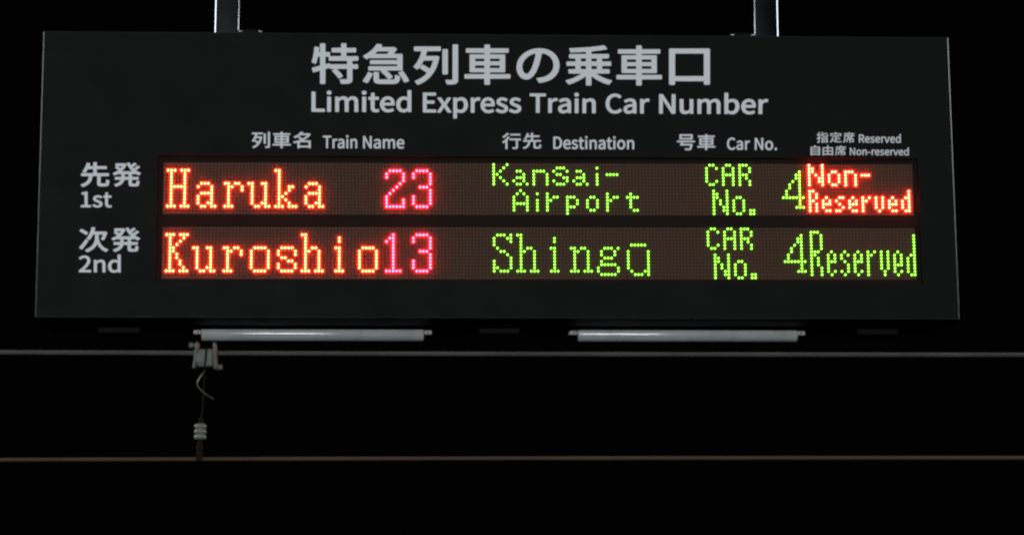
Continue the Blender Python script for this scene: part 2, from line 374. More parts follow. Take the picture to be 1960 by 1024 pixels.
  '-4031 1560 -4039 1572 -4042 1930 -4037 1942 -4027 1946 -3966 1945 -3957 1936 -3952 1911 -3916 1936 -3884 1950 -3845 1956 -3819 1955 -3783 1945 -3764 1935 -3748 1922 -3731 1899 -3699 1925 -3666 1944 -3631 1955 -3608 1957 -3575 1954 -3549 1947 -3527 1934 -3505 1914 -3492 1893 -3483 1868 -3476 1835 -3473 1574 -3479 1562 -3489 1559 -3554 1559 -3568 1567 -3570 1793 -3574 1832 -3581 1850 -3593 1865 -3604 1871 -3627 1875 -3646 1872 -3666 1863 -3709 1829 -3710 1567 -3723 1559 -3797 1561 -3804 1573 -3806 1792 -3810 1831 -3816 1849 -3828 1865 -3848 1873 -3864 1874 -3880 1871 -3900 1863 -3944 1828 -3944 1566 -3956 1558',
  '-3369 1561 -3375 1567 -3378 1574 -3379 1935 -3375 1944 -3367 1948 -3296 1949 -3287 1944 -3282 1935 -3281 1571 -3284 1565 -3294 1560',
  '-2376 1637 -2345 1635 -2319 1641 -2288 1659 -2269 1677 -2270 1851 -2297 1869 -2326 1879 -2349 1881 -2368 1878 -2401 1862 -2428 1830 -2443 1785 -2443 1727 -2430 1682 -2407 1652',
  '-2842 1801 -2674 1800 -2670 1802 -2675 1829 -2691 1859 -2717 1877 -2749 1882 -2785 1875 -2811 1858 -2833 1828',
  '-4203 1992 -4226 2001 -4241 2017 -4248 2038 -4246 2065 -4233 2085 -4213 2096 -4190 2100 -4168 2096 -4148 2084 -4136 2068 -4131 2047 -4135 2026 -4141 2014 -4157 1999 -4177 1992',
  '-3345 1995 -3364 2002 -3382 2019 -3389 2041 -3387 2068 -3374 2087 -3355 2099 -3332 2102 -3309 2099 -3290 2088 -3277 2071 -3272 2050 -3275 2029 -3283 2015 -3299 2002 -3319 1995',
  '-1134 1407 -1140 1411 -1144 1420 -1142 1931 -1129 1940 -1072 1940 -1062 1932 -1057 1911 -1016 1934 -965 1949 -912 1947 -877 1936 -849 1919 -823 1893 -806 1867 -793 1831 -786 1795 -783 1757 -787 1709 -798 1667 -814 1635 -837 1604 -865 1579 -894 1563 -928 1552 -963 1548 -991 1551 -1050 1572 -1052 1414 -1064 1407',
  '-279 1549 -317 1553 -355 1563 -386 1579 -416 1603 -440 1632 -457 1665 -468 1704 -472 1748 -468 1793 -456 1832 -438 1867 -416 1894 -388 1919 -356 1937 -321 1948 -287 1951 -249 1948 -217 1939 -189 1923 -164 1901 -145 1874 -132 1844 -124 1808 -122 1770 -126 1731 -136 1722 -376 1720 -368 1689 -357 1669 -332 1644 -313 1634 -291 1628 -257 1626 -222 1633 -178 1654 -168 1653 -161 1645 -138 1603 -139 1594 -143 1589 -203 1560 -238 1552',
  '52 1550 11 1554 -46 1571 -96 1602 -101 1615 -67 1662 -58 1667 -48 1666 2 1635 40 1626 84 1629 100 1636 110 1648 115 1660 114 1675 97 1694 69 1709 -19 1745 -54 1771 -70 1794 -77 1811 -80 1835 -77 1859 -69 1883 -56 1902 -37 1920 -18 1933 7 1943 35 1950 86 1951 124 1943 168 1925 196 1904 196 1889 164 1851 155 1845 145 1847 114 1865 89 1874 67 1876 41 1873 25 1866 16 1856 12 1841 14 1829 22 1819 41 1807 126 1774 165 1752 181 1737 195 1718 204 1696 206 1669 204 1645 196 1624 184 1604 166 1585 144 1570 118 1559 87 1552',
  '377 1550 336 1554 279 1572 229 1602 224 1616 258 1663 267 1668 277 1666 327 1636 365 1626 409 1629 425 1637 436 1649 440 1661 439 1675 422 1695 394 1710 306 1745 271 1772 255 1794 249 1812 246 1836 248 1860 257 1884 269 1903 288 1921 307 1934 332 1944 361 1950 411 1951 449 1944 493 1925 521 1905 521 1890 489 1851 480 1846 471 1847 439 1866 414 1875 392 1877 363 1873 350 1866 340 1854 337 1842 339 1830 347 1819 366 1808 451 1775 490 1753 507 1738 520 1719 529 1696 532 1670 529 1646 522 1625 509 1604 491 1585 469 1570 443 1560 412 1553',
  '-1879 1556 -1888 1562 -1891 1570 -1889 2056 -1876 2063 -1583 2064 -1574 2062 -1567 2050 -1567 1999 -1570 1990 -1577 1985 -1791 1984 -1796 1981 -1794 1862 -1618 1862 -1608 1858 -1604 1847 -1604 1794 -1608 1786 -1615 1782 -1794 1781 -1796 1639 -1794 1636 -1571 1635 -1560 1624 -1563 1562 -1577 1556',
  '-1530 1556 -1541 1565 -1540 1577 -1421 1755 -1531 1919 -1529 1934 -1517 1940 -1448 1940 -1439 1937 -1360 1816 -1287 1937 -1277 1940 -1211 1940 -1202 1937 -1197 1928 -1198 1919 -1308 1750 -1189 1578 -1190 1563 -1202 1556 -1272 1556 -1281 1559 -1369 1692 -1450 1559 -1461 1556',
  '-702 1557 -711 1563 -714 1572 -711 1932 -700 1941 -640 1941 -631 1932 -628 1904 -583 1937 -552 1948 -514 1950 -482 1941 -477 1936 -475 1927 -491 1867 -502 1862 -527 1868 -546 1867 -568 1860 -599 1831 -618 1799 -620 1573 -622 1564 -632 1557',
  '-988 1628 -953 1630 -920 1646 -897 1676 -882 1724 -881 1780 -891 1825 -912 1854 -924 1862 -943 1869 -972 1870 -994 1865 -1028 1846 -1049 1828 -1049 1658 -1023 1640',
  '-376 1793 -209 1793 -214 1823 -230 1853 -252 1868 -287 1874 -319 1868 -346 1850 -367 1820',
  '1537 1555 1512 1561 1487 1572 1459 1597 1447 1617 1439 1642 1437 1665 1441 1694 1452 1720 1473 1745 1501 1765 1536 1780 1577 1792 1666 1807 1665 1824 1656 1847 1647 1857 1625 1866 1606 1868 1562 1861 1499 1832 1490 1832 1481 1839 1457 1880 1457 1892 1475 1905 1509 1922 1572 1941 1619 1945 1654 1942 1682 1934 1707 1920 1728 1900 1744 1876 1754 1850 1761 1789 1758 1572 1747 1561 1687 1562 1678 1569 1675 1588 1672 1590 1634 1570 1600 1558 1562 1553',
  '899 1565 890 1577 894 1980 749 1983 741 1995 742 2050 746 2056 756 2059 1135 2056 1142 2043 1141 1994 1134 1983 988 1980 984 1574 980 1567 971 1563',
  '1199 1564 1192 1576 1197 1930 1209 1937 1268 1936 1276 1927 1280 1899 1322 1931 1356 1944 1394 1944 1424 1935 1430 1929 1430 1921 1415 1864 1402 1859 1380 1864 1358 1864 1338 1857 1308 1831 1288 1796 1284 1570 1271 1562',
  '1856 1562 1850 1566 1847 1575 1851 1923 1855 1931 1864 1935 1933 1935 1940 1931 1945 1922 1940 1571 1928 1561',
  '2044 1562 2036 1574 2043 1928 2055 1935 2111 1934 2122 1925 2127 1900 2149 1916 2180 1932 2221 1942 2271 1941 2298 1933 2321 1920 2340 1902 2353 1881 2362 1855 2367 1826 2366 1573 2362 1565 2351 1560 2288 1560 2280 1562 2274 1568 2275 1785 2272 1823 2267 1840 2255 1855 2236 1863 2220 1864 2198 1862 2176 1853 2134 1820 2128 1568 2116 1560',
  '1561 1630 1588 1629 1613 1634 1635 1644 1665 1665 1667 1738 1604 1729 1576 1720 1544 1703 1530 1683 1529 1659 1540 1639',
  '1886 1980 1864 1989 1850 2004 1843 2024 1846 2050 1859 2069 1878 2080 1900 2084 1922 2080 1940 2069 1952 2053 1956 2033 1952 2012 1946 2000 1930 1987 1911 1980',
  '2827 1554 2796 1557 2752 1570 2712 1591 2677 1621 2650 1657 2628 1702 2616 1752 2613 1810 2618 1862 2631 1914 2653 1958 2683 1996 2718 2025 2759 2047 2806 2061 2853 2065 2878 2064 2922 2055 2962 2037 3004 2004 3008 1998 3007 1990 2969 1946 2961 1942 2951 1943 2927 1963 2905 1975 2868 1985 2824 1982 2795 1973 2770 1958 2751 1940 2733 1914 2720 1885 2712 1850 2708 1810 2710 1772 2718 1734 2729 1705 2746 1679 2766 1659 2791 1644 2816 1636 2847 1632 2878 1635 2916 1650 2957 1683 2967 1685 2978 1679 3013 1641 3015 1632 3011 1624 2978 1595 2937 1571 2893 1557 2868 1554',
  '3149 1554 3124 1560 3088 1580 3071 1598 3060 1618 3053 1641 3051 1664 3055 1693 3066 1720 3086 1744 3115 1764 3150 1779 3191 1791 3282 1806 3280 1824 3272 1844 3262 1856 3242 1865 3223 1868 3179 1862 3151 1851 3116 1833 3103 1832 3095 1839 3071 1879 3071 1891 3079 1898 3124 1921 3187 1940 3234 1945 3268 1942 3296 1934 3323 1920 3343 1901 3359 1876 3369 1850 3376 1789 3372 1571 3368 1566 3359 1561 3303 1561 3292 1569 3288 1591 3247 1569 3212 1557 3174 1552',
  '3469 1562 3463 1567 3460 1574 3468 1929 3481 1936 3538 1935 3547 1927 3550 1902 3553 1900 3594 1931 3626 1942 3663 1944 3695 1935 3701 1928 3702 1920 3689 1867 3684 1862 3675 1858 3637 1864 3609 1856 3577 1827 3558 1795 3553 1568 3541 1561',
  '3174 1630 3204 1628 3226 1633 3249 1644 3279 1664 3281 1739 3224 1729 3196 1721 3158 1702 3144 1682 3143 1659 3154 1638',
  '4553 1553 4514 1561 4488 1575 4469 1594 4456 1614 4447 1638 4442 1670 4441 1702 4447 1930 4459 1937 4524 1938 4534 1936 4541 1930 4539 1708 4542 1670 4547 1655 4558 1641 4577 1632 4597 1631 4620 1634 4640 1642 4663 1659 4686 1682 4693 1931 4704 1938 4780 1936 4786 1931 4788 1922 4779 1568 4766 1560 4703 1561 4695 1571 4691 1597 4668 1580 4631 1562 4595 1553',
  '5714 1555 5672 1567 5636 1586 5630 1569 5620 1562 5561 1562 5551 1567 5548 1573 5559 2088 5562 2097 5570 2102 5645 2103 5656 2094 5654 1917 5704 1940 5740 1948 5796 1946 5830 1936 5861 1919 5886 1895 5905 1866 5917 1834 5924 1799 5926 1758 5921 1714 5909 1673 5891 1638 5864 1605 5838 1585 5806 1568 5770 1557 5737 1554',
  '6147 1556 6124 1558 6088 1568 6056 1583 6023 1607 6000 1635 5982 1670 5971 1708 5968 1752 5973 1793 5987 1834 6005 1866 6030 1896 6060 1919 6094 1937 6127 1947 6163 1950 6202 1947 6238 1937 6267 1922 6290 1902 6309 1876 6323 1844 6331 1809 6332 1768 6327 1732 6321 1727 6311 1724 6069 1724 6068 1714 6074 1694 6085 1673 6100 1656 6129 1639 6152 1632 6178 1630 6211 1634 6234 1640 6270 1657 6280 1657 6289 1650 6312 1604 6308 1595 6292 1585 6242 1565 6189 1556',
  '3939 1560 3930 1572 3939 2043 3941 2052 3947 2057 3957 2059 4023 2059 4036 2052 4245 1716 4251 2050 4265 2059 4330 2060 4341 2056 4346 2044 4337 1573 4333 1564 4318 1559 4252 1559 4240 1564 4030 1903 4027 1897 4029 1821 4024 1570 4020 1563 4010 1559',
  '4890 1562 4883 1566 4881 1574 4888 1922 4894 1935 4904 1938 4963 1938 4973 1929 4976 1907 4979 1905 5015 1929 5048 1942 5071 1947 5111 1947 5133 1942 5166 1928 5182 1916 5201 1893 5248 1926 5284 1942 5324 1948 5356 1946 5385 1938 5408 1925 5428 1907 5440 1887 5450 1859 5457 1798 5452 1575 5444 1564 5368 1562 5356 1569 5359 1789 5356 1827 5351 1844 5339 1859 5328 1865 5305 1868 5286 1866 5266 1858 5221 1824 5213 1569 5201 1561 5132 1561 5122 1565 5118 1575 5122 1788 5119 1826 5113 1844 5102 1858 5083 1866 5066 1868 5047 1864 5027 1856 4984 1823 4977 1569 4965 1561',
  '6403 1564 6396 1569 6393 1577 6404 1935 6415 1942 6478 1941 6487 1932 6490 1904 6520 1929 6557 1946 6603 1951 6642 1941 6647 1935 6648 1926 6630 1869 6617 1864 6581 1870 6551 1862 6518 1834 6496 1800 6489 1572 6475 1564',
  '5702 1634 5726 1632 5746 1634 5765 1641 5795 1664 5816 1702 5826 1758 5822 1804 5816 1825 5806 1842 5795 1854 5780 1864 5764 1869 5738 1871 5708 1865 5675 1848 5651 1830 5647 1661 5676 1643',
  '6069 1796 6242 1797 6238 1823 6223 1852 6197 1869 6164 1875 6131 1869 6101 1851 6079 1823',
 ],
 'train_name_j': [
  '-6025 633 -6051 663 -6052 667 -6051 671 -6012 689 -5981 708 -5953 731 -5931 755 -6000 803 -6003 806 -6003 812 -5981 837 -5974 839 -5942 822 -5904 796 -5885 837 -5870 884 -5874 886 -5966 885 -5985 848 -6008 812 -6025 792 -6032 790 -6036 792 -6065 814 -6067 820 -6039 856 -6017 895 -5999 941 -5987 981 -6061 982 -6065 988 -6065 1022 -6057 1026 -5801 1026 -5798 1021 -5798 990 -5799 986 -5803 983 -5934 981 -5948 930 -5843 931 -5814 923 -5812 916 -5823 863 -5839 815 -5858 773 -5885 732 -5912 702 -5945 674 -5981 651 -6019 633',
  '-5727 639 -5732 643 -5744 675 -5744 679 -5741 683 -5673 685 -5677 1044 -5672 1049 -5629 1049 -5625 1046 -5624 1042 -5621 672 -5629 655 -5647 644 -5676 640',
  '-5771 743 -5776 750 -5779 994 -5776 998 -5772 1001 -5734 1001 -5729 999 -5726 994 -5724 748 -5726 744 -5731 743',
  '-5359 637 -5364 643 -5365 699 -5367 701 -5554 700 -5561 704 -5562 737 -5561 741 -5556 744 -5367 745 -5366 748 -5366 764 -5367 766 -5504 766 -5509 767 -5512 773 -5512 946 -5506 949 -5369 950 -5368 952 -5368 968 -5544 967 -5550 972 -5549 1008 -5542 1011 -5370 1012 -5368 1015 -5368 1047 -5364 1051 -5359 1051 -5324 1052 -5318 1049 -5315 1013 -5134 1012 -5131 1006 -5130 977 -5132 973 -5136 970 -5315 968 -5314 950 -5171 951 -5167 949 -5164 943 -5164 771 -5171 767 -5312 767 -5313 746 -5118 746 -5114 744 -5112 740 -5112 706 -5120 702 -5312 701 -5313 640 -5320 637',
  '-5462 809 -5458 807 -5368 808 -5366 809 -5367 837 -5368 838 -5461 838',
  '-5313 810 -5311 808 -5216 809 -5215 838 -5218 839 -5313 838',
  '-5462 878 -5369 878 -5367 881 -5367 906 -5369 909 -5461 908',
  '-5314 879 -5217 879 -5216 909 -5314 909',
  '-4946 636 -4951 639 -4952 643 -4954 777 -4955 778 -5032 760 -5038 762 -5059 794 -5059 800 -5054 804 -5005 814 -4958 827 -4877 857 -4877 859 -4893 871 -4948 906 -4949 910 -4947 915 -4916 935 -4912 936 -4906 935 -4824 882 -4792 901 -4758 925 -4715 966 -4886 966 -4956 918 -5012 890 -5019 892 -5032 906 -5048 918 -5050 922 -5048 927 -4987 957 -4940 987 -4903 1020 -4875 1053 -4870 1055 -4823 1048 -4816 1045 -4816 1038 -4838 1011 -4837 1010 -4677 1011 -4665 1013 -4634 997 -4633 990 -4650 963 -4671 938 -4695 914 -4746 873 -4810 835 -4638 835 -4630 832 -4628 641 -4634 638 -4678 638 -4682 642 -4683 658 -4686 660 -4895 659 -4897 657 -4897 641 -4902 637',
  '-4898 705 -4895 703 -4684 705 -4684 790 -4896 790 -4898 787',
 ],
 'train_name': [
  '-3920 636 -3932 640 -3945 647 -3960 663 -3967 675 -3971 690 -3972 707 -3970 726 -3965 741 -3954 758 -3940 770 -3924 779 -3903 787 -3856 797 -3856 810 -3861 824 -3866 830 -3877 837 -3887 838 -3909 834 -3924 827 -3942 815 -3946 815 -3952 819 -3964 845 -3964 851 -3961 856 -3947 866 -3918 880 -3894 885 -3864 884 -3848 878 -3835 869 -3825 857 -3817 843 -3812 827 -3807 786 -3807 648 -3808 644 -3813 641 -3842 641 -3847 646 -3850 660 -3871 646 -3889 638 -3908 635',
  '-4249 641 -4254 649 -4255 909 -4330 910 -4334 916 -4334 954 -4327 958 -4135 958 -4131 956 -4129 950 -4129 916 -4133 911 -4208 909 -4206 647 -4212 641',
  '-4094 641 -4098 649 -4099 875 -4092 880 -4063 880 -4059 873 -4057 854 -4041 872 -4025 882 -4007 886 -3987 882 -3982 879 -3979 873 -3987 834 -3992 832 -4011 836 -4026 831 -4042 813 -4052 791 -4051 646 -4057 641',
  '-3756 642 -3760 649 -3761 874 -3759 877 -3755 880 -3721 880 -3716 877 -3714 872 -3713 648 -3714 644 -3719 641',
  '-3658 641 -3662 650 -3662 876 -3657 880 -3627 880 -3622 874 -3620 857 -3599 874 -3580 883 -3560 886 -3546 885 -3531 880 -3520 872 -3510 861 -3503 846 -3498 829 -3494 790 -3495 644 -3499 641 -3533 641 -3539 646 -3541 786 -3543 810 -3546 820 -3552 831 -3562 836 -3572 837 -3583 835 -3594 829 -3616 806 -3616 646 -3622 641',
  '-3908 683 -3894 682 -3881 686 -3870 693 -3854 707 -3854 755 -3886 749 -3901 743 -3919 731 -3926 717 -3926 702 -3920 689',
  '-3745 911 -3755 916 -3762 924 -3766 937 -3766 950 -3762 961 -3754 971 -3744 975 -3732 975 -3722 971 -3714 962 -3710 950 -3710 935 -3714 924 -3722 915 -3732 910',
  '-3040 636 -3054 640 -3066 646 -3082 662 -3089 675 -3093 690 -3095 707 -3093 725 -3087 740 -3075 757 -3061 769 -3042 779 -3020 786 -2970 796 -2971 809 -2975 822 -2981 829 -2994 836 -3004 837 -3028 832 -3063 814 -3068 813 -3071 816 -3085 842 -3086 849 -3084 853 -3066 864 -3035 878 -3011 883 -2978 882 -2963 877 -2947 867 -2937 855 -2929 842 -2923 826 -2919 785 -2918 648 -2924 641 -2957 641 -2961 646 -2964 661 -2986 646 -3005 638 -3026 635',
  '-2436 637 -2448 638 -2467 644 -2486 655 -2501 670 -2514 687 -2523 707 -2530 733 -2532 759 -2530 787 -2524 811 -2514 833 -2502 850 -2486 866 -2469 876 -2452 883 -2433 885 -2412 883 -2395 877 -2378 867 -2365 854 -2355 837 -2348 819 -2343 797 -2342 771 -2344 748 -2349 744 -2481 743 -2477 722 -2470 709 -2456 694 -2446 687 -2434 683 -2408 683 -2391 689 -2374 699 -2368 700 -2363 696 -2351 671 -2350 665 -2353 660 -2384 644 -2413 637',
  '-3348 641 -3353 649 -3353 951 -3346 955 -3310 955 -3305 952 -3188 736 -3190 949 -3188 953 -3182 956 -3144 954 -3141 948 -3140 649 -3142 644 -3148 640 -3185 640 -3190 644 -3306 861 -3305 647 -3311 640',
  '-2864 642 -2868 650 -2869 870 -2866 877 -2861 879 -2830 878 -2826 874 -2823 856 -2803 872 -2785 881 -2766 884 -2752 884 -2740 881 -2723 872 -2704 849 -2687 865 -2669 877 -2650 884 -2638 885 -2623 883 -2609 879 -2596 871 -2586 859 -2578 844 -2570 809 -2568 650 -2572 643 -2612 641 -2618 646 -2619 785 -2621 809 -2624 820 -2631 830 -2642 835 -2650 836 -2659 834 -2671 828 -2683 818 -2694 805 -2694 646 -2697 642 -2702 641 -2736 641 -2741 644 -2743 650 -2744 783 -2746 809 -2749 819 -2756 829 -2766 834 -2775 835 -2785 833 -2795 828 -2808 818 -2818 805 -2819 646 -2826 641',
  '-3026 683 -3011 682 -2998 685 -2986 692 -2969 706 -2969 755 -3002 748 -3018 743 -3038 729 -3045 716 -3045 701 -3039 688',
  '-2481 787 -2388 787 -2391 806 -2400 824 -2414 835 -2431 839 -2450 835 -2464 824 -2477 804',
 ],
 'destination_j': [
  '138 642 134 648 135 824 89 789 82 791 57 819 56 825 96 856 131 887 164 922 193 959 201 962 236 951 240 944 220 914 186 875 185 646 182 643 177 641',
  '320 645 315 649 303 682 305 689 310 690 390 691 392 864 389 865 235 865 231 871 232 906 240 910 507 911 513 909 516 904 515 872 513 868 509 866 443 864 442 691 440 677 435 665 422 654 407 648 379 645',
  '86 921 62 950 61 955 64 958 125 1003 152 1028 175 1054 182 1055 220 1040 222 1034 220 1030 193 1001 162 973 110 932 92 921',
  '258 985 252 991 253 1023 254 1027 260 1029 495 1031 501 1028 503 1024 502 991 496 986',
  '589 648 562 678 562 683 566 687 600 699 627 712 651 731 665 746 677 766 685 787 694 828 575 828 570 831 569 835 570 866 571 870 577 873 763 875 764 945 762 947 677 946 653 906 636 884 630 881 626 881 590 900 591 906 614 937 633 970 663 1046 671 1048 706 1041 711 1039 712 1033 698 994 699 991 764 992 765 1055 772 1059 809 1059 814 1057 817 1053 817 992 969 993 975 989 975 954 971 949 817 947 815 876 1001 875 1008 873 1009 869 1009 838 1005 831 877 829 876 705 890 702 958 704 963 717 967 761 969 765 976 767 1011 753 1015 748 1013 723 1006 692 1000 678 992 670 979 662 953 658 869 658 854 661 839 668 830 677 825 698 825 829 748 829 736 776 725 749 710 723 692 702 665 680 633 662 595 648',
 ],
 'destination': [
  '1646 646 1636 647 1615 654 1598 664 1581 679 1570 696 1560 716 1554 742 1553 767 1555 795 1561 819 1572 841 1583 858 1599 873 1616 883 1635 890 1654 892 1674 890 1691 884 1707 875 1720 862 1730 845 1737 827 1741 804 1742 777 1740 757 1735 752 1603 751 1607 731 1613 718 1628 701 1637 696 1650 692 1674 692 1691 697 1714 708 1719 705 1732 679 1732 674 1729 668 1698 652 1668 645',
  '1823 646 1794 654 1773 664 1755 679 1756 688 1772 713 1777 716 1783 715 1801 701 1817 694 1839 690 1855 692 1864 698 1868 703 1872 711 1872 722 1867 730 1860 736 1799 766 1780 782 1773 793 1768 806 1767 821 1768 836 1772 849 1779 862 1789 873 1800 881 1814 887 1829 891 1857 892 1876 888 1900 876 1916 864 1915 854 1898 830 1892 828 1872 840 1858 846 1846 847 1830 845 1822 840 1818 834 1815 825 1816 817 1826 806 1887 778 1907 760 1914 749 1919 735 1919 705 1915 690 1908 677 1898 666 1887 658 1871 650 1856 646',
  '2014 646 1995 651 1983 658 1974 668 1967 681 1961 711 1962 840 1937 841 1931 847 1931 877 1933 882 1938 885 1965 888 1969 943 1975 949 2006 949 2012 945 2012 888 2062 887 2068 880 2068 849 2065 842 2059 841 2011 840 2010 725 2013 703 2021 694 2035 691 2056 697 2063 695 2071 659 2066 653 2047 648 2030 645',
  '2474 646 2460 650 2448 656 2438 665 2425 685 2421 700 2420 716 2422 735 2428 750 2441 767 2455 778 2472 787 2496 796 2546 806 2546 818 2541 831 2535 838 2523 845 2513 846 2488 841 2454 823 2448 823 2445 825 2432 851 2431 858 2433 862 2451 873 2482 887 2506 892 2539 891 2554 886 2570 876 2580 864 2587 851 2593 835 2597 794 2595 657 2589 651 2556 651 2552 656 2550 671 2527 656 2508 648 2487 645',
  '2704 646 2687 651 2675 658 2666 669 2659 681 2653 711 2653 840 2630 841 2625 844 2623 847 2623 877 2625 883 2630 885 2657 888 2661 944 2667 949 2698 949 2704 945 2704 888 2753 887 2758 885 2760 881 2759 848 2755 842 2703 840 2702 726 2705 704 2713 694 2727 692 2748 698 2755 694 2763 659 2758 654 2737 648 2722 646',
  '2970 646 2959 648 2941 654 2923 664 2907 680 2895 696 2886 717 2880 742 2879 770 2881 796 2887 820 2898 842 2911 860 2927 875 2944 885 2963 891 2984 893 3003 891 3022 885 3040 874 3056 859 3067 842 3077 820 3083 796 3084 768 3081 741 3075 717 3065 696 3052 678 3037 665 3018 654 2999 648',
  '1314 651 1310 659 1313 959 1321 964 1389 964 1420 961 1449 953 1472 941 1492 922 1507 900 1518 873 1524 841 1526 808 1524 775 1516 742 1506 716 1490 692 1472 675 1445 660 1419 653 1388 650',
  '2100 651 2096 659 2099 880 2101 885 2106 887 2143 887 2147 884 2149 879 2146 657 2145 654 2140 650',
  '2205 651 2202 654 2201 659 2205 883 2210 887 2243 886 2246 882 2249 864 2271 880 2291 890 2313 893 2329 891 2344 886 2356 878 2366 868 2374 853 2379 836 2382 797 2379 655 2374 651 2338 650 2331 655 2332 794 2330 818 2328 827 2321 838 2311 843 2301 844 2288 842 2276 836 2252 814 2250 655 2243 650',
  '2792 651 2788 659 2791 881 2797 887 2835 887 2839 885 2841 879 2838 658 2832 651',
  '3127 651 3123 654 3122 660 3127 884 3132 888 3165 887 3168 883 3171 865 3193 881 3213 890 3236 893 3251 892 3267 887 3278 879 3288 868 3296 853 3301 837 3304 798 3301 655 3296 651 3259 651 3253 656 3254 794 3253 818 3250 828 3243 839 3233 843 3223 845 3211 843 3198 837 3175 815 3171 656 3165 651',
  '2488 692 2504 692 2516 695 2528 702 2545 715 2546 764 2513 758 2497 752 2477 739 2469 726 2469 711 2476 698',
  '2980 693 2991 694 3002 698 3018 713 3029 737 3034 768 3030 802 3019 826 3004 840 2983 846 2962 841 2945 826 2934 802 2930 768 2933 737 2943 713 2951 704 2960 698',
  '1360 697 1406 699 1425 705 1438 713 1451 725 1462 742 1469 760 1473 782 1474 832 1470 856 1464 873 1453 889 1440 902 1427 909 1408 915 1363 917 1362 915',
  '1603 795 1696 795 1694 814 1685 832 1672 843 1653 846 1636 842 1620 831 1608 812',
  '2117 917 2107 922 2099 930 2095 943 2095 956 2099 967 2108 976 2120 981 2132 981 2142 976 2151 967 2155 956 2155 941 2150 930 2141 921 2131 917',
  '2810 917 2800 922 2791 931 2787 944 2787 957 2792 968 2800 977 2811 981 2825 981 2835 977 2843 968 2847 957 2847 942 2843 931 2834 922 2822 917',
 ],
 'car_number_j': [
  '4574 636 4562 637 4559 640 4554 658 4546 674 4548 680 4554 683 4632 680 4650 680 4657 683 4664 690 4672 705 4684 754 4433 755 4430 759 4430 763 4460 834 4366 835 4362 841 4363 872 4365 876 4371 879 4797 881 4804 878 4806 874 4805 842 4798 836 4517 834 4504 800 4505 799 4740 800 4746 795 4739 750 4723 692 4712 667 4698 651 4681 641 4663 637',
  '4427 906 4423 913 4426 1032 4430 1038 4742 1041 4747 1040 4750 1036 4748 914 4744 907',
  '4477 949 4694 950 4696 995 4480 995 4477 994',
  '5057 641 5052 647 5053 702 5052 704 4865 703 4859 706 4858 739 4860 743 4864 746 5052 747 5054 750 5054 766 5053 768 4917 767 4912 769 4910 775 4914 945 4921 948 5057 949 5058 951 5058 966 4884 966 4878 971 4880 1006 4887 1009 5058 1010 5060 1013 5061 1044 5065 1048 5070 1049 5105 1049 5111 1047 5113 1011 5293 1010 5296 1005 5295 975 5294 971 5289 968 5111 967 5112 950 5254 950 5258 948 5260 942 5256 773 5248 769 5108 768 5107 749 5300 748 5304 746 5306 742 5305 709 5297 705 5106 704 5103 644 5096 640',
  '4960 810 4964 808 5054 809 5055 811 5056 838 5054 839 4962 839',
  '5108 811 5111 809 5205 810 5206 839 5203 840 5109 839',
  '4962 878 5055 878 5057 881 5057 906 5056 908 4964 908',
  '5109 879 5206 879 5208 909 5111 909',
 ],
 'car_number': [
  '5705 647 5688 649 5667 656 5646 670 5628 688 5614 710 5603 739 5598 770 5596 804 5599 839 5607 871 5619 898 5634 921 5652 939 5674 953 5697 961 5723 964 5736 964 5759 958 5779 947 5801 926 5802 917 5782 892 5777 889 5772 890 5750 909 5730 916 5706 914 5693 909 5678 899 5668 888 5658 871 5652 853 5647 832 5645 806 5645 781 5649 757 5655 739 5664 723 5675 710 5687 701 5701 696 5717 694 5734 696 5753 706 5778 727 5784 725 5802 701 5804 696 5802 691 5785 673 5764 658 5739 649 5716 646',
  '5875 648 5862 651 5850 657 5840 666 5829 685 5825 700 5824 716 5826 734 5832 749 5843 765 5858 777 5876 787 5898 794 5944 803 5946 805 5944 816 5940 829 5935 836 5923 842 5914 843 5891 839 5857 821 5853 820 5849 823 5837 848 5836 856 5839 860 5855 870 5885 884 5908 889 5939 888 5954 883 5968 872 5976 863 5984 849 5990 831 5993 793 5989 658 5986 653 5983 652 5953 652 5949 657 5947 671 5924 656 5907 650 5888 647',
  '6042 653 6038 656 6037 661 6043 880 6049 884 6080 884 6084 878 6086 861 6101 876 6119 887 6139 890 6159 886 6163 882 6164 877 6156 841 6149 838 6138 841 6126 841 6115 837 6098 818 6088 798 6084 657 6078 652',
  '5888 693 5902 692 5915 696 5927 702 5943 716 5944 763 5913 757 5898 752 5878 739 5871 725 5871 711 5877 698',
  '6625 646 6615 647 6594 654 6577 665 6562 679 6551 696 6542 716 6536 741 6535 768 6538 794 6544 817 6555 839 6568 857 6584 872 6602 881 6621 888 6641 889 6660 887 6679 881 6696 871 6711 857 6723 839 6732 817 6738 794 6739 767 6736 739 6729 716 6719 696 6706 677 6690 664 6673 654 6654 647',
  '6792 647 6782 651 6773 661 6769 674 6769 688 6774 701 6784 711 6796 716 6808 717 6819 711 6829 701 6833 688 6833 674 6827 661 6818 651 6806 646',
  '6283 651 6279 659 6287 956 6294 960 6330 960 6335 957 6444 744 6449 954 6452 958 6457 960 6494 959 6497 952 6490 659 6488 654 6481 651 6446 651 6441 654 6331 867 6327 657 6321 651',
  '6634 692 6646 693 6657 697 6673 712 6684 736 6689 767 6686 799 6675 823 6660 837 6640 843 6628 841 6618 837 6602 823 6590 799 6586 766 6589 736 6599 712 6614 697',
 ],
 'reserved_j': [
  '7834 841 7826 865 7862 868 7865 942 7826 933 7824 935 7818 958 7866 972 7867 1028 7826 1030 7825 1053 7827 1056 7868 1056 7870 1113 7896 1115 7899 1112 7897 1056 7931 1056 7934 1053 7931 1030 7896 1029 7895 981 7931 989 7935 965 7894 952 7891 865 7886 851 7880 846 7870 842',
  '7943 841 7941 845 7946 973 8096 975 8092 844 8065 843 8063 855 7972 855 7970 854 7969 843 7967 841',
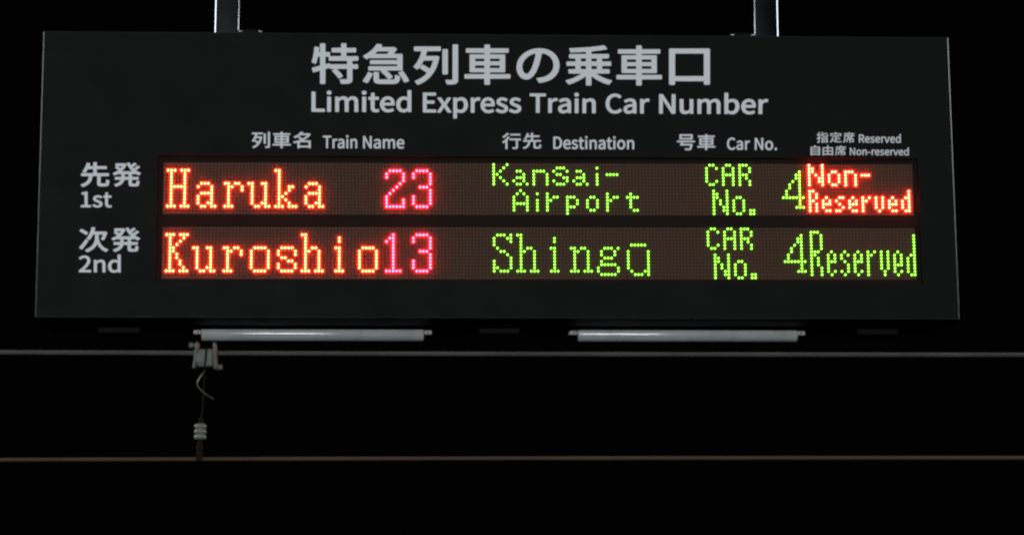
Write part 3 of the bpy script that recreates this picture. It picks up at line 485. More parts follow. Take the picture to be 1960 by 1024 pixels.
  '7970 879 8063 879 8066 904 7972 903',
  '7972 928 8065 928 8067 950 7973 950',
  '7977 994 7963 997 7956 1001 7948 1012 7947 1029 7949 1111 7951 1114 7975 1114 7978 1113 7978 1072 8029 1084 8074 1099 8094 1081 8094 1079 8092 1077 8066 1068 7977 1047 7976 1029 7977 1022 7985 1020 8073 1021 8080 1026 8086 1055 8090 1056 8111 1049 8113 1046 8105 1012 8094 1000 8085 996 8067 994',
  '8164 851 8143 867 8168 890 8186 916 8198 947 8208 985 8236 983 8236 975 8228 944 8233 934 8250 910 8266 899 8278 895 8282 1002 8204 1003 8204 1024 8205 1028 8391 1029 8394 1028 8394 1006 8391 1003 8313 1002 8312 963 8403 963 8406 959 8405 940 8402 938 8311 937 8309 886 8345 883 8439 884 8442 881 8431 858 8332 857 8288 862 8269 867 8251 876 8237 886 8216 910 8190 872 8175 857 8167 851',
  '8165 1016 8163 1019 8165 1082 8285 1083 8286 1085 8274 1109 8277 1111 8300 1117 8303 1117 8306 1112 8321 1084 8433 1084 8435 1082 8433 1021 8431 1018 8406 1017 8403 1019 8403 1059 8195 1057 8192 1018 8189 1016',
  '8497 849 8479 860 8478 863 8494 897 8503 933 8508 971 8513 1088 8626 1089 8616 1111 8617 1113 8641 1120 8659 1090 8765 1089 8765 1067 8762 1065 8539 1063 8536 985 8529 927 8519 887 8512 868 8501 849',
  '8633 849 8630 852 8632 925 8582 925 8580 864 8576 862 8555 862 8552 863 8555 948 8632 950 8634 965 8586 966 8585 969 8586 1012 8543 1012 8541 1014 8542 1033 8545 1036 8586 1036 8588 1058 8591 1061 8614 1060 8614 1036 8683 1036 8685 1037 8687 1061 8711 1062 8714 1059 8713 1037 8759 1037 8762 1033 8761 1015 8757 1013 8713 1013 8710 968 8662 966 8661 951 8742 949 8739 877 8734 870 8724 865 8681 863 8674 884 8675 886 8712 888 8713 925 8661 925 8658 851 8656 849',
  '8613 990 8683 990 8684 1012 8614 1012',
 ],
 'non_reserved_j': [
  '7660 522 7658 525 7665 740 7748 741 7762 777 7765 779 7797 774 7783 742 7899 741 7892 526 7862 525 7860 538 7692 538 7690 537 7689 524 7687 522',
  '7691 563 7860 563 7863 597 7692 597',
  '7692 622 7862 622 7864 656 7694 656',
  '7694 681 7864 682 7866 715 7696 716',
  '7959 523 7957 526 7964 726 8075 728 8077 779 8105 781 8108 778 8108 728 8219 728 8222 726 8215 526 8186 525 8184 527 8184 541 7989 540 7988 525 7986 523',
  '7990 566 8070 566 8072 621 7991 620',
  '8103 566 8185 567 8187 621 8104 622',
  '7991 648 8073 647 8075 701 7994 701',
  '8104 648 8187 648 8189 701 8107 702',
  '8283 526 8265 537 8264 539 8279 570 8288 604 8293 639 8298 747 8406 749 8397 768 8397 771 8421 777 8438 749 8540 748 8540 728 8537 726 8322 724 8320 652 8313 598 8304 561 8296 544 8287 527',
  '8413 526 8411 529 8413 596 8365 596 8362 540 8359 538 8338 538 8336 540 8339 618 8412 619 8414 634 8368 635 8367 637 8368 677 8325 677 8326 698 8368 699 8369 720 8372 722 8395 722 8395 699 8463 700 8465 722 8487 723 8490 721 8490 700 8536 699 8536 681 8534 678 8489 677 8487 636 8441 634 8441 620 8518 619 8517 560 8513 548 8507 544 8497 540 8459 539 8452 558 8453 561 8490 562 8491 597 8440 597 8437 528 8435 526',
  '8394 656 8462 657 8462 677 8394 677',
 ],
 'reserved': [
  '9077 849 9057 854 9045 860 9035 870 9027 882 9022 895 9018 911 9017 929 9024 962 9031 977 9039 988 9061 1005 9073 1009 9086 1011 9098 1009 9111 1005 9121 999 9129 990 9140 967 9142 935 9141 922 9137 918 9049 918 9055 896 9061 889 9071 881 9080 878 9096 878 9123 889 9126 886 9134 869 9133 864 9112 853 9092 848',
  '9195 849 9176 854 9162 861 9151 870 9151 875 9166 894 9191 879 9206 877 9217 878 9226 885 9229 891 9229 899 9221 908 9181 928 9168 939 9161 955 9162 973 9169 990 9183 1003 9203 1010 9227 1009 9250 999 9259 992 9259 986 9247 971 9244 969 9221 981 9203 980 9194 974 9192 962 9199 954 9239 934 9252 923 9260 906 9259 886 9251 869 9237 856 9217 849',
  '9335 849 9314 854 9303 860 9293 870 9285 882 9279 895 9275 911 9275 929 9281 962 9288 977 9297 989 9318 1005 9331 1009 9344 1011 9356 1009 9369 1005 9379 999 9387 990 9397 967 9400 935 9398 922 9394 919 9307 918 9313 896 9318 889 9329 881 9338 878 9354 878 9381 889 9384 886 9392 869 9390 864 9369 853 9349 848',
  '9703 849 9683 854 9672 860 9662 870 9653 882 9648 895 9644 911 9643 929 9650 963 9657 977 9666 989 9687 1005 9700 1009 9712 1011 9725 1009 9737 1005 9747 999 9755 990 9766 967 9769 935 9767 922 9763 919 9675 918 9681 896 9687 889 9697 881 9707 878 9723 878 9749 889 9753 887 9760 869 9759 864 9738 853 9718 848',
  '9835 849 9817 853 9807 860 9798 869 9791 882 9786 896 9783 928 9785 946 9789 962 9804 988 9826 1005 9837 1009 9856 1010 9868 1008 9883 1000 9885 1072 9889 1075 9914 1075 9917 1070 9909 855 9905 852 9884 852 9882 855 9880 864 9867 855 9856 850',
  '8870 852 8867 856 8874 1055 8878 1058 8936 1058 8963 1055 8975 1050 8992 1037 8999 1025 9002 1012 9002 986 8999 974 8989 958 8975 945 8962 939 9003 858 9003 853 8999 851 8970 852 8929 934 8904 935 8902 934 8899 855 8895 851',
  '9424 852 9422 857 9427 1002 9429 1006 9452 1007 9455 1004 9456 990 9468 1002 9486 1010 9536 1006 9568 891 9608 1005 9611 1007 9634 1007 9638 1005 9638 1000 9583 852 9553 851 9550 854 9508 988 9505 979 9503 977 9484 979 9474 973 9465 963 9458 950 9453 854 9449 851',
  '9840 879 9851 879 9860 881 9871 888 9879 896 9881 967 9872 975 9860 980 9846 980 9834 973 9824 960 9817 940 9816 917 9820 899 9828 886',
  '9050 946 9112 946 9113 950 9112 960 9106 972 9097 979 9085 981 9073 979 9062 971 9054 958',
  '9308 946 9370 946 9371 950 9369 960 9364 972 9355 979 9343 981 9331 979 9319 971 9312 958',
  '9676 946 9739 946 9739 950 9738 960 9732 972 9724 979 9711 981 9699 978 9688 971 9680 959',
  '8903 964 8939 965 8948 967 8960 973 8968 983 8970 990 8970 1006 8966 1017 8957 1024 8949 1026 8906 1028',
 ],
 'non_reserved': [
  '8849 531 8832 535 8822 541 8812 550 8804 561 8795 587 8796 619 8807 647 8825 666 8848 676 8872 676 8884 672 8896 666 8912 647 8921 620 8920 587 8909 561 8892 542 8869 532',
  '9313 531 9295 535 9284 541 9274 550 9266 561 9258 587 9259 619 9269 647 9287 665 9310 676 9333 676 9354 666 9368 649 9374 624 9373 597 9368 594 9288 594 9289 582 9297 567 9308 560 9315 558 9335 558 9358 567 9367 548 9361 542 9345 534 9327 531',
  '9424 531 9406 536 9394 542 9383 550 9382 555 9397 572 9420 559 9434 556 9445 558 9454 564 9456 576 9449 585 9411 602 9399 612 9392 627 9393 643 9400 659 9413 670 9432 676 9454 676 9466 672 9480 664 9485 660 9484 654 9470 639 9449 650 9432 650 9424 644 9421 633 9428 626 9466 608 9477 599 9485 584 9484 565 9477 550 9463 538 9445 531',
  '9556 531 9538 535 9526 541 9516 550 9509 561 9500 587 9501 619 9512 646 9529 665 9551 676 9576 676 9597 666 9610 649 9617 624 9615 597 9611 594 9530 594 9532 582 9540 567 9550 560 9558 557 9577 558 9600 567 9610 547 9603 541 9587 534 9570 531',
  '9903 531 9885 535 9873 541 9864 550 9856 561 9847 587 9848 619 9859 646 9876 665 9898 675 9923 676 9944 666 9958 649 9964 624 9962 597 9958 594 9877 594 9879 581 9887 567 9897 560 9905 557 9924 558 9947 567 9957 547 9950 541 9934 534 9917 531',
  '10027 531 10010 535 10000 541 9992 550 9985 561 9981 574 9978 602 9984 633 9998 657 10018 672 10029 676 10046 677 10057 674 10072 667 10074 732 10077 735 10101 734 10104 730 10097 536 10093 533 10073 533 10071 536 10069 545 10051 534 10039 531',
  '8635 534 8633 538 8639 718 8642 720 8665 720 8668 718 8738 586 8741 716 8745 720 8768 719 8770 715 8764 536 8760 534 8737 534 8734 535 8665 667 8661 537 8658 534',
  '8947 534 8945 538 8950 672 8954 674 8974 673 8976 671 8977 660 8992 670 9010 677 9029 676 9044 669 9055 654 9059 633 9056 536 9053 534 9030 534 9027 537 9028 633 9022 645 9010 649 8994 644 8979 631 8975 536 8971 534',
  '9175 534 9172 538 9177 671 9180 674 9201 673 9204 658 9215 669 9227 675 9241 677 9254 674 9256 670 9250 648 9246 646 9233 648 9224 645 9212 634 9205 621 9202 536 9198 534',
  '9640 534 9638 539 9642 670 9644 673 9666 673 9670 659 9681 669 9698 676 9745 673 9776 570 9813 672 9816 674 9837 674 9841 672 9841 667 9789 534 9762 533 9758 535 9719 658 9714 646 9697 648 9686 643 9678 634 9671 622 9667 535 9664 533',
  '8849 559 8863 558 8875 564 8885 576 8890 593 8891 614 8886 631 8878 643 8866 649 8852 649 8840 642 8832 631 8826 614 8825 594 8830 576 8837 565',
  '10032 558 10050 560 10061 566 10068 574 10070 637 10061 645 10051 649 10037 649 10025 642 10016 631 10010 613 10009 592 10013 576 10021 564',
  '9083 593 9081 597 9081 615 9085 618 9146 619 9150 616 9150 597 9148 593',
  '9288 619 9347 618 9347 622 9346 631 9340 642 9333 648 9321 651 9309 648 9299 641 9291 630',
  '9530 619 9588 618 9589 622 9588 631 9583 642 9575 648 9563 651 9551 648 9541 641 9534 630',
  '9877 619 9935 618 9937 622 9935 631 9930 642 9922 648 9910 650 9898 648 9889 641 9881 630',
 ],
 'first_j': [
  '-10146 -357 -10190 -311 -10191 -298 -10184 -292 -10131 -274 -10092 -254 -10059 -229 -10038 -204 -10021 -175 -10009 -143 -9999 -87 -10179 -86 -10188 -77 -10188 -21 -10174 -14 -9896 -11 -9898 88 -9901 90 -10024 89 -10059 29 -10084 -3 -10091 -8 -10105 -7 -10158 20 -10159 33 -10126 78 -10097 131 -10055 245 -10041 248 -9984 238 -9977 234 -9974 222 -9992 163 -9901 164 -9900 258 -9888 264 -9832 264 -9821 261 -9816 252 -9813 164 -9586 165 -9574 160 -9571 151 -9570 104 -9574 96 -9581 93 -9811 90 -9809 -11 -9529 -11 -9518 -15 -9514 -24 -9513 -70 -9516 -79 -9523 -84 -9714 -86 -9709 -267 -9692 -269 -9592 -268 -9585 -249 -9581 -182 -9575 -174 -9561 -173 -9508 -194 -9500 -204 -9502 -242 -9510 -289 -9519 -309 -9532 -324 -9551 -335 -9594 -342 -9720 -341 -9754 -335 -9771 -326 -9784 -311 -9794 -279 -9799 -86 -9910 -86 -9925 -163 -9940 -205 -9962 -244 -9990 -277 -10030 -309 -10077 -335 -10136 -357',
  '-9340 -348 -9382 -305 -9382 -292 -9376 -287 -9304 -258 -9276 -241 -9242 -209 -9222 -175 -9363 -172 -9372 -161 -9373 -113 -9369 -107 -9361 -103 -9213 -101 -9214 -37 -9215 -35 -9278 -34 -9291 -24 -9343 -53 -9378 -67 -9387 -63 -9423 -24 -9424 -15 -9418 -7 -9348 27 -9292 65 -9366 122 -9370 128 -9368 140 -9338 163 -9339 165 -9355 167 -9362 174 -9364 220 -9359 230 -9350 234 -9142 237 -9094 216 -9092 204 -9120 147 -9153 98 -9207 40 -9204 38 -8965 39 -8959 41 -9003 87 -9042 138 -9093 230 -9094 239 -9089 245 -9039 260 -9029 259 -9023 254 -8987 188 -8909 256 -8897 254 -8853 225 -8851 217 -8855 208 -8944 136 -8944 133 -8919 107 -8826 184 -8815 182 -8771 154 -8768 145 -8772 137 -8865 62 -8820 33 -8750 2 -8744 -4 -8743 -12 -8746 -18 -8781 -58 -8789 -63 -8799 -62 -8878 -22 -8884 -30 -8891 -33 -8957 -33 -8959 -36 -8955 -101 -8807 -100 -8794 -107 -8791 -159 -8800 -170 -8956 -174 -8952 -269 -8857 -269 -8851 -253 -8848 -199 -8840 -191 -8830 -190 -8776 -213 -8772 -222 -8778 -276 -8790 -310 -8803 -324 -8821 -334 -8856 -339 -8966 -339 -9001 -331 -9018 -320 -9032 -294 -9036 -260 -9039 -173 -9133 -172 -9138 -175 -9151 -215 -9165 -241 -9184 -265 -9209 -287 -9243 -310 -9282 -330 -9330 -348',
  '-9132 -100 -9040 -100 -9042 -34 -9133 -34',
  '-9240 114 -9207 155 -9201 163 -9203 166 -9307 165 -9308 163',
 ],
 'first': [
  '-9791 -869 -9822 -864 -9866 -847 -9894 -828 -9895 -817 -9871 -786 -9862 -782 -9806 -810 -9772 -815 -9749 -812 -9728 -800 -9723 -788 -9724 -774 -9743 -756 -9820 -725 -9862 -699 -9874 -684 -9881 -668 -9884 -649 -9882 -631 -9867 -598 -9837 -575 -9796 -562 -9771 -561 -9740 -564 -9712 -571 -9680 -587 -9665 -598 -9666 -607 -9691 -638 -9697 -641 -9751 -618 -9790 -619 -9809 -631 -9813 -642 -9812 -654 -9796 -669 -9705 -705 -9675 -726 -9662 -742 -9655 -758 -9652 -779 -9654 -797 -9669 -830 -9700 -855 -9743 -868',
  '-9511 -869 -9536 -864 -9554 -854 -9569 -841 -9580 -825 -9591 -788 -9596 -626 -9634 -624 -9641 -617 -9640 -574 -9633 -570 -9594 -568 -9590 -498 -9586 -491 -9581 -490 -9537 -490 -9528 -494 -9523 -568 -9451 -568 -9441 -575 -9440 -616 -9445 -623 -9523 -626 -9520 -769 -9514 -797 -9502 -810 -9481 -813 -9448 -806 -9440 -809 -9426 -853 -9432 -859 -9462 -867',
  '-10169 -864 -10176 -856 -10177 -816 -10173 -808 -10085 -805 -10092 -548 -10160 -545 -10165 -538 -10165 -504 -10160 -499 -10112 -487 -10074 -472 -10028 -472 -10021 -480 -10013 -805 -9936 -807 -9930 -814 -9930 -858 -9939 -864',
 ],
 'second_j': [
  '-9994 -1974 -10042 -1933 -10045 -1927 -10043 -1918 -9967 -1876 -9911 -1836 -9872 -1795 -9845 -1754 -9827 -1710 -9817 -1669 -9813 -1631 -9814 -1555 -9810 -1546 -9802 -1542 -9739 -1542 -9729 -1546 -9725 -1555 -9724 -1643 -9692 -1727 -9669 -1768 -9644 -1803 -9613 -1834 -9579 -1860 -9546 -1879 -9496 -1900 -9489 -1910 -9492 -1918 -9534 -1965 -9544 -1966 -9585 -1949 -9624 -1926 -9682 -1879 -9711 -1847 -9757 -1776 -9792 -1834 -9818 -1864 -9850 -1894 -9886 -1921 -9928 -1948 -9981 -1974',
  '-10128 -1908 -10185 -1872 -10190 -1866 -10190 -1857 -10116 -1764 -10042 -1657 -10032 -1651 -10022 -1652 -9975 -1687 -9971 -1693 -9972 -1702 -10040 -1804 -10110 -1901 -10118 -1907',
  '-9614 -1680 -9664 -1659 -9670 -1648 -9636 -1569 -9625 -1540 -9627 -1537 -9862 -1538 -9903 -1620 -9938 -1672 -9955 -1673 -10012 -1643 -10016 -1638 -10015 -1629 -9977 -1573 -9945 -1509 -9921 -1439 -9902 -1363 -9897 -1357 -9887 -1354 -9827 -1363 -9815 -1371 -9814 -1380 -9834 -1463 -9592 -1462 -9576 -1459 -9523 -1484 -9520 -1493 -9528 -1519 -9565 -1616 -9594 -1674 -9604 -1681',
  '-10038 -1549 -10102 -1504 -10188 -1454 -10190 -1446 -10188 -1440 -10154 -1403 -10147 -1400 -10137 -1400 -10097 -1420 -10036 -1454 -9986 -1489 -9983 -1497 -9986 -1506 -10021 -1546 -10028 -1549',
  '-9332 -1966 -9374 -1923 -9375 -1910 -9368 -1904 -9296 -1875 -9268 -1859 -9234 -1827 -9214 -1792 -9355 -1790 -9365 -1779 -9366 -1730 -9362 -1724 -9354 -1720 -9205 -1718 -9206 -1655 -9206 -1652 -9270 -1652 -9282 -1641 -9336 -1670 -9370 -1684 -9380 -1681 -9416 -1641 -9418 -1633 -9411 -1624 -9341 -1590 -9284 -1552 -9359 -1495 -9363 -1489 -9360 -1478 -9331 -1454 -9331 -1452 -9347 -1450 -9354 -1443 -9356 -1397 -9352 -1387 -9342 -1383 -9133 -1381 -9085 -1402 -9083 -1413 -9111 -1471 -9144 -1520 -9198 -1577 -9195 -1580 -8954 -1579 -8949 -1576 -8993 -1531 -9032 -1479 -9084 -1387 -9084 -1379 -9079 -1372 -9029 -1357 -9019 -1358 -9013 -1363 -8976 -1429 -8898 -1362 -8886 -1364 -8842 -1392 -8839 -1401 -8843 -1409 -8933 -1482 -8933 -1485 -8908 -1511 -8814 -1434 -8803 -1435 -8759 -1464 -8756 -1472 -8760 -1481 -8854 -1556 -8808 -1585 -8737 -1616 -8732 -1622 -8730 -1630 -8733 -1636 -8769 -1676 -8777 -1681 -8787 -1680 -8867 -1639 -8872 -1648 -8879 -1651 -8946 -1651 -8948 -1654 -8945 -1719 -8795 -1718 -8782 -1725 -8779 -1777 -8788 -1788 -8945 -1792 -8941 -1887 -8846 -1887 -8840 -1871 -8836 -1817 -8828 -1809 -8819 -1808 -8764 -1831 -8760 -1840 -8766 -1894 -8778 -1928 -8791 -1942 -8810 -1952 -8844 -1957 -8955 -1957 -8991 -1949 -9008 -1938 -9022 -1912 -9026 -1878 -9029 -1791 -9124 -1790 -9129 -1792 -9141 -1832 -9156 -1858 -9176 -1883 -9200 -1905 -9235 -1928 -9274 -1947 -9323 -1966',
  '-9123 -1718 -9030 -1718 -9032 -1651 -9124 -1652',
  '-9232 -1503 -9198 -1463 -9193 -1454 -9195 -1451 -9299 -1452 -9300 -1454',
 ],
 'second': [
  '-9353 -2478 -9396 -2468 -9421 -2455 -9443 -2436 -9461 -2412 -9473 -2386 -9481 -2354 -9485 -2318 -9482 -2282 -9474 -2251 -9461 -2224 -9442 -2200 -9419 -2181 -9393 -2167 -9366 -2159 -9322 -2157 -9295 -2162 -9259 -2178 -9262 -2036 -9252 -2029 -9192 -2030 -9185 -2041 -9176 -2466 -9185 -2473 -9234 -2472 -9242 -2466 -9245 -2450 -9248 -2449 -9277 -2466 -9304 -2476 -9334 -2479',
  '-10174 -2470 -10182 -2462 -10181 -2426 -10093 -2351 -10032 -2286 -9999 -2230 -9991 -2204 -9989 -2180 -9993 -2155 -10000 -2141 -10015 -2126 -10029 -2119 -10058 -2114 -10083 -2117 -10112 -2131 -10141 -2156 -10150 -2159 -10189 -2128 -10192 -2124 -10192 -2116 -10146 -2079 -10095 -2058 -10055 -2054 -10025 -2056 -9997 -2063 -9973 -2074 -9953 -2088 -9937 -2105 -9923 -2129 -9915 -2153 -9912 -2177 -9915 -2211 -9924 -2243 -9958 -2303 -10012 -2365 -10057 -2409 -9894 -2410 -9885 -2419 -9885 -2465 -9895 -2471',
  '-9817 -2470 -9822 -2460 -9828 -2168 -9819 -2163 -9770 -2163 -9762 -2170 -9758 -2194 -9722 -2170 -9675 -2157 -9632 -2158 -9610 -2164 -9588 -2176 -9574 -2188 -9561 -2207 -9547 -2253 -9543 -2468 -9551 -2472 -9605 -2472 -9617 -2465 -9622 -2287 -9626 -2253 -9630 -2241 -9643 -2226 -9660 -2219 -9674 -2218 -9692 -2220 -9711 -2227 -9750 -2257 -9746 -2467 -9754 -2471',
  '-9333 -2418 -9308 -2416 -9289 -2410 -9271 -2399 -9255 -2384 -9258 -2244 -9283 -2227 -9318 -2218 -9343 -2219 -9372 -2234 -9393 -2258 -9405 -2297 -9404 -2340 -9392 -2379 -9371 -2405 -9357 -2412',
 ],
}
for key, lab in (("title_japanese", "large white Japanese title lettering"), ("title_english", "white English title lettering"),
                 ("train_name_j", "white Japanese heading of the train name column"), ("train_name", "white Train Name heading"),
                 ("destination_j", "white Japanese heading of the destination column"), ("destination", "white Destination heading"),
                 ("car_number_j", "white Japanese heading of the car column"), ("car_number", "white Car No. heading"),
                 ("reserved_j", "small white Japanese reserved seat heading"), ("reserved", "small white Reserved heading"),
                 ("non_reserved_j", "small white Japanese free seat heading"), ("non_reserved", "small white Non-reserved heading"),
                 ("first_j", "white Japanese heading of the upper row"), ("first", "white 1st lettering"),
                 ("second_j", "white Japanese heading of the lower row"), ("second", "white 2nd lettering")):
    o = flat_letters("lettering", TEXT[key], 0.0005, 0.0004, M_VINYL, sign)
    o["label"] = lab

# ------------------------------------------------------------------ lamp displays
# dot patterns: list of (row, columns) for each character, rows counted from the character's own top row given at placement
G = {
 'H': "111.111|.1...1.|.1...1.|.1...1.|.1...1.|.11111.|.1...1.|.1...1.|.1...1.|.1...1.|.1...1.|111.111",
 'a': "||||.111..|1...1.|....1.|.1111.|1...1.|1...1.|1..11.|.11.11",
 'r': "||||11.11.|.11..1|.1...1|.1|.1|.1|.1|111",
 'u': "||||11..11.|.1...1.|.1...1.|.1...1.|.1...1.|.1...1.|.1..11.|..11.11",
 'k': "11|.1|.1|.1|.1|.1..11|.1..1|.1.1|.11|.1.1|.1..1|111.111",
 'K': "111.111|.1...1|.1..1|.1.1|.11|.11|.1.1|.1.1|.1..1|.1..1|.1...1|111.111",
 'o': "||||.1111.|1....1|1....1|1....1|1....1|1....1|1....1|.1111.",
 's': "||||.1111.|1....1|1....1|.11...|...11.|1....1|1....1|.1111.",
 'h': "11|.1|.1|.1|.1.11|.11..1|.1...1|.1...1|.1...1|.1...1|.1...1|111.111",
 'i': "|.1|.1||11|.1|.1|.1|.1|.1|.1|111",
 '1': "..1|.11|1.1|..1|..1|..1|..1|..1|..1|..1|..1|11111",
 '2': ".1111.|1....1|1....1|.....1|....1.|...1..|..1...|.1....|1.....|1....1|1....1|111111",
 '3': ".1111.|1....1|1....1|.....1|.....1|..111.|.....1|.....1|1....1|1....1|1....1|.1111.",
 'S': ".111.1|1...11|1....1|1.....|.1....|..11..|...1..|....1.".replace("...1..|....1.", "....1.") + "|.....1|1....1|1....1|11...1|1.111.",
 'n': "||||11.11|.11..1|.1...1|.1...1|.1...1|.1...1|.1...1|111.111",
 'g': "||||..111.1|.1...1|.1...1|..111|.1|.11111|1.....1|1.....1|.11111",
 'ubar': "|||.11111||1.....1|1.....1|1.....1|1.....1|1.....1|1.....1|.1...11|..111.1",
 '4': ".....1|....11|....11|...1.1|..1..1|..1..1|.1...1|.1...1|1111111|.....1|.....1|....111",
 # small characters
 'sK': "1...1|1..1|1.1|11|1.1|1..1|1...1",
 'sa': "||.11|...1|.111|1..1|.11.1",
 'sn': "||1111|1...1|1...1|1...1|1...1",
 'sS': "|.111|1...1|.11|...11|1...1|.111",
 'si': "|1||1|1|1|1",
 'sdash': "|||1111",
 'sA': "..1|.1.1|1...1|1...1|11111|1...1|1...1",
 'sr': "|1|1.11|11|1|1|1",
 'sp': "||111|1..1|1..1|111|1|1",
 'so': "||.11|1..1|1..1|1..1|.11",
 'st': "|.1|1111|.1|.1|.1|..11",
 'cC': ".11|1..1|1|1|1|1..1|.11",
 'cA': ".11|1..1|1..1|1111|1..1|1..1|1..1",
 'cR': "111|1..1|1..1|111|1.1|1..1|1..1",
 'cN': "1...1|11..1|11..1|1.1.1|1.1.1|1..11|1..11|1...1",
 'co': "||.11|1..1|1..1|1..1|1..1|.11",
 'cdot': "||||||11|11",
 'nN': "1...1|11..1|11..1|1.1.1|1..11|1..11|1...1",
 'no': "||.11|1..1|1..1|1..1|.11",
 'nn': "||111|1..1|1..1|1..1|1..1",
 'ndash': "|||111",
 'nR': "11|1.1|1.1|11|1.1|1.1|1.1",
 'ne': "||.1|1.1|111|1|.11",
 'ns': "||.11|1|.1|..1|11",
 'nr': "||1.1|11|1|1|1",
 'nv': "||1.1|1.1|1.1|1.1|.1",
 'nd': "..1|..1|.11|1.1|1.1|1.1|.11",
 'tR': "111|1..1|1..1|1..1|1..1|1..1|111|11|1.1|1.1|1.1|1..1|1..1|1..1",
 'te': "||||||.1|1.1|1.1|111|1|1|1.1|.1",
 'ts': "||||||.1|1.1|1|.1|..1|..1|1.1|.1",
 'tr': "||||||1.1|11|1|1|1|1|1|1",
 'tv': "||||||1.1|1.1|1.1|1.1|1.1|1.1|.1|.1",
 'te2': "||||||.1|1.1|1.1|1.1|111|1|1.1|.1",
 'td': "|..1|..1|..1|..1|..1|..1|.11|1.1|1.1|1.1|1.1|1.1|.11",
}
# (label, material, [(character, column, row)])
LINE_ONE = [
 ("glowing orange word Haruka", M_ORANGE, [('H', 0, 2), ('a', 9, 2), ('r', 17, 2), ('u', 24, 2), ('k', 32, 2), ('a', 41, 2)]),
 ("glowing red number 23", M_RED, [('2', 65, 2), ('3', 73, 2)]),
 ("glowing green word KanSai-", M_GREEN, [('sK', 97, 0), ('sa', 103, 0), ('sn', 109, 0), ('sS', 115, 0), ('sa', 121, 0), ('si', 128, 0), ('sdash', 131, 0)]),
 ("glowing green word Airport", M_GREEN, [('sA', 103, 8), ('si', 110, 8), ('sr', 113, 8), ('sp', 119, 8), ('so', 125, 8), ('sr', 131, 8), ('st', 137, 8)]),
 ("glowing green word CAR", M_GREEN, [('cC', 161, 0), ('cA', 166, 0), ('cR', 171, 0)]),
 ("glowing green No.", M_GREEN, [('cN', 163, 8), ('co', 169, 8), ('cdot', 174, 8)]),
 ("glowing green number 4", M_GREEN, [('4', 184, 2)]),
 ("glowing scarlet word Non-", M_SCARLET, [('nN', 192, 0), ('no', 198, 0), ('nn', 203, 0), ('ndash', 208, 0)]),
 ("glowing scarlet word Reserved", M_SCARLET, [('nR', 192, 8), ('ne', 196, 8), ('ns', 200, 8), ('ne', 204, 8), ('nr', 208, 8), ('nv', 212, 8), ('ne', 216, 8), ('nd', 220, 8)]),
]
LINE_TWO = [
 ("glowing orange word Kuroshio", M_ORANGE, [('K', 0, 2), ('u', 8, 2), ('r', 17, 2), ('o', 25, 2), ('s', 33, 2), ('h', 40, 2), ('i', 50, 2), ('o', 57, 2)]),
 ("glowing red number 13", M_RED, [('1', 65, 2), ('3', 73, 2)]),
 ("glowing green word Shingu with a bar over the u", M_GREEN, [('S', 97, 2), ('h', 104, 2), ('i', 114, 2), ('n', 120, 2), ('g', 128, 2), ('ubar', 137, 2)]),
 ("glowing green word CAR", M_GREEN, [('cC', 161, 0), ('cA', 166, 0), ('cR', 171, 0)]),
 ("glowing green No.", M_GREEN, [('cN', 163, 8), ('co', 169, 8), ('cdot', 174, 8)]),
 ("glowing green number 4", M_GREEN, [('4', 184, 2)]),
 ("glowing green word Reserved in tall narrow letters", M_GREEN, [('tR', 192, 1), ('te', 197, 1), ('ts', 201, 1), ('te', 205, 1), ('tr', 209, 1), ('tv', 213, 1), ('te2', 217, 1), ('td', 221, 1)]),
]
PX, PY, TILT = 0.0081836, 0.008146, 1.75e-5
X0 = -0.8091
ROWS, C0, C1 = 16, -1, 223


def dome_mesh(name, centres, r, h, material, parent, n=8):
    prof = ((r, 0.0), (r, h * 0.5), (r * 0.9, h * 0.72), (r * 0.62, h * 0.92), (r * 0.25, h))
    verts, faces = [], []
    for (x, y, z) in centres:
        b = len(verts)
        for pr, pz in prof:
            for k in range(n):
                a = 2 * math.pi * (k + 0.5) / n
                verts.append((x + pr * math.cos(a), y + pr * math.sin(a), z + pz))
        for j in range(len(prof) - 1):
            for k in range(n):
                faces.append((b + j * n + k, b + j * n + (k + 1) % n, b + (j + 1) * n + (k + 1) % n, b + (j + 1) * n + k))
        faces.append(tuple(b + (len(prof) - 1) * n + k for k in range(n)))
    me = bpy.data.meshes.new(name)
    me.from_pydata(verts, [], faces)
    me.update()
    me.polygons.foreach_set("use_smooth", [True] * len(me.polygons))
    me.materials.append(material)
    o = bpy.data.objects.new(name, me)
    col.objects.link(o)
    o.parent = parent
    return o


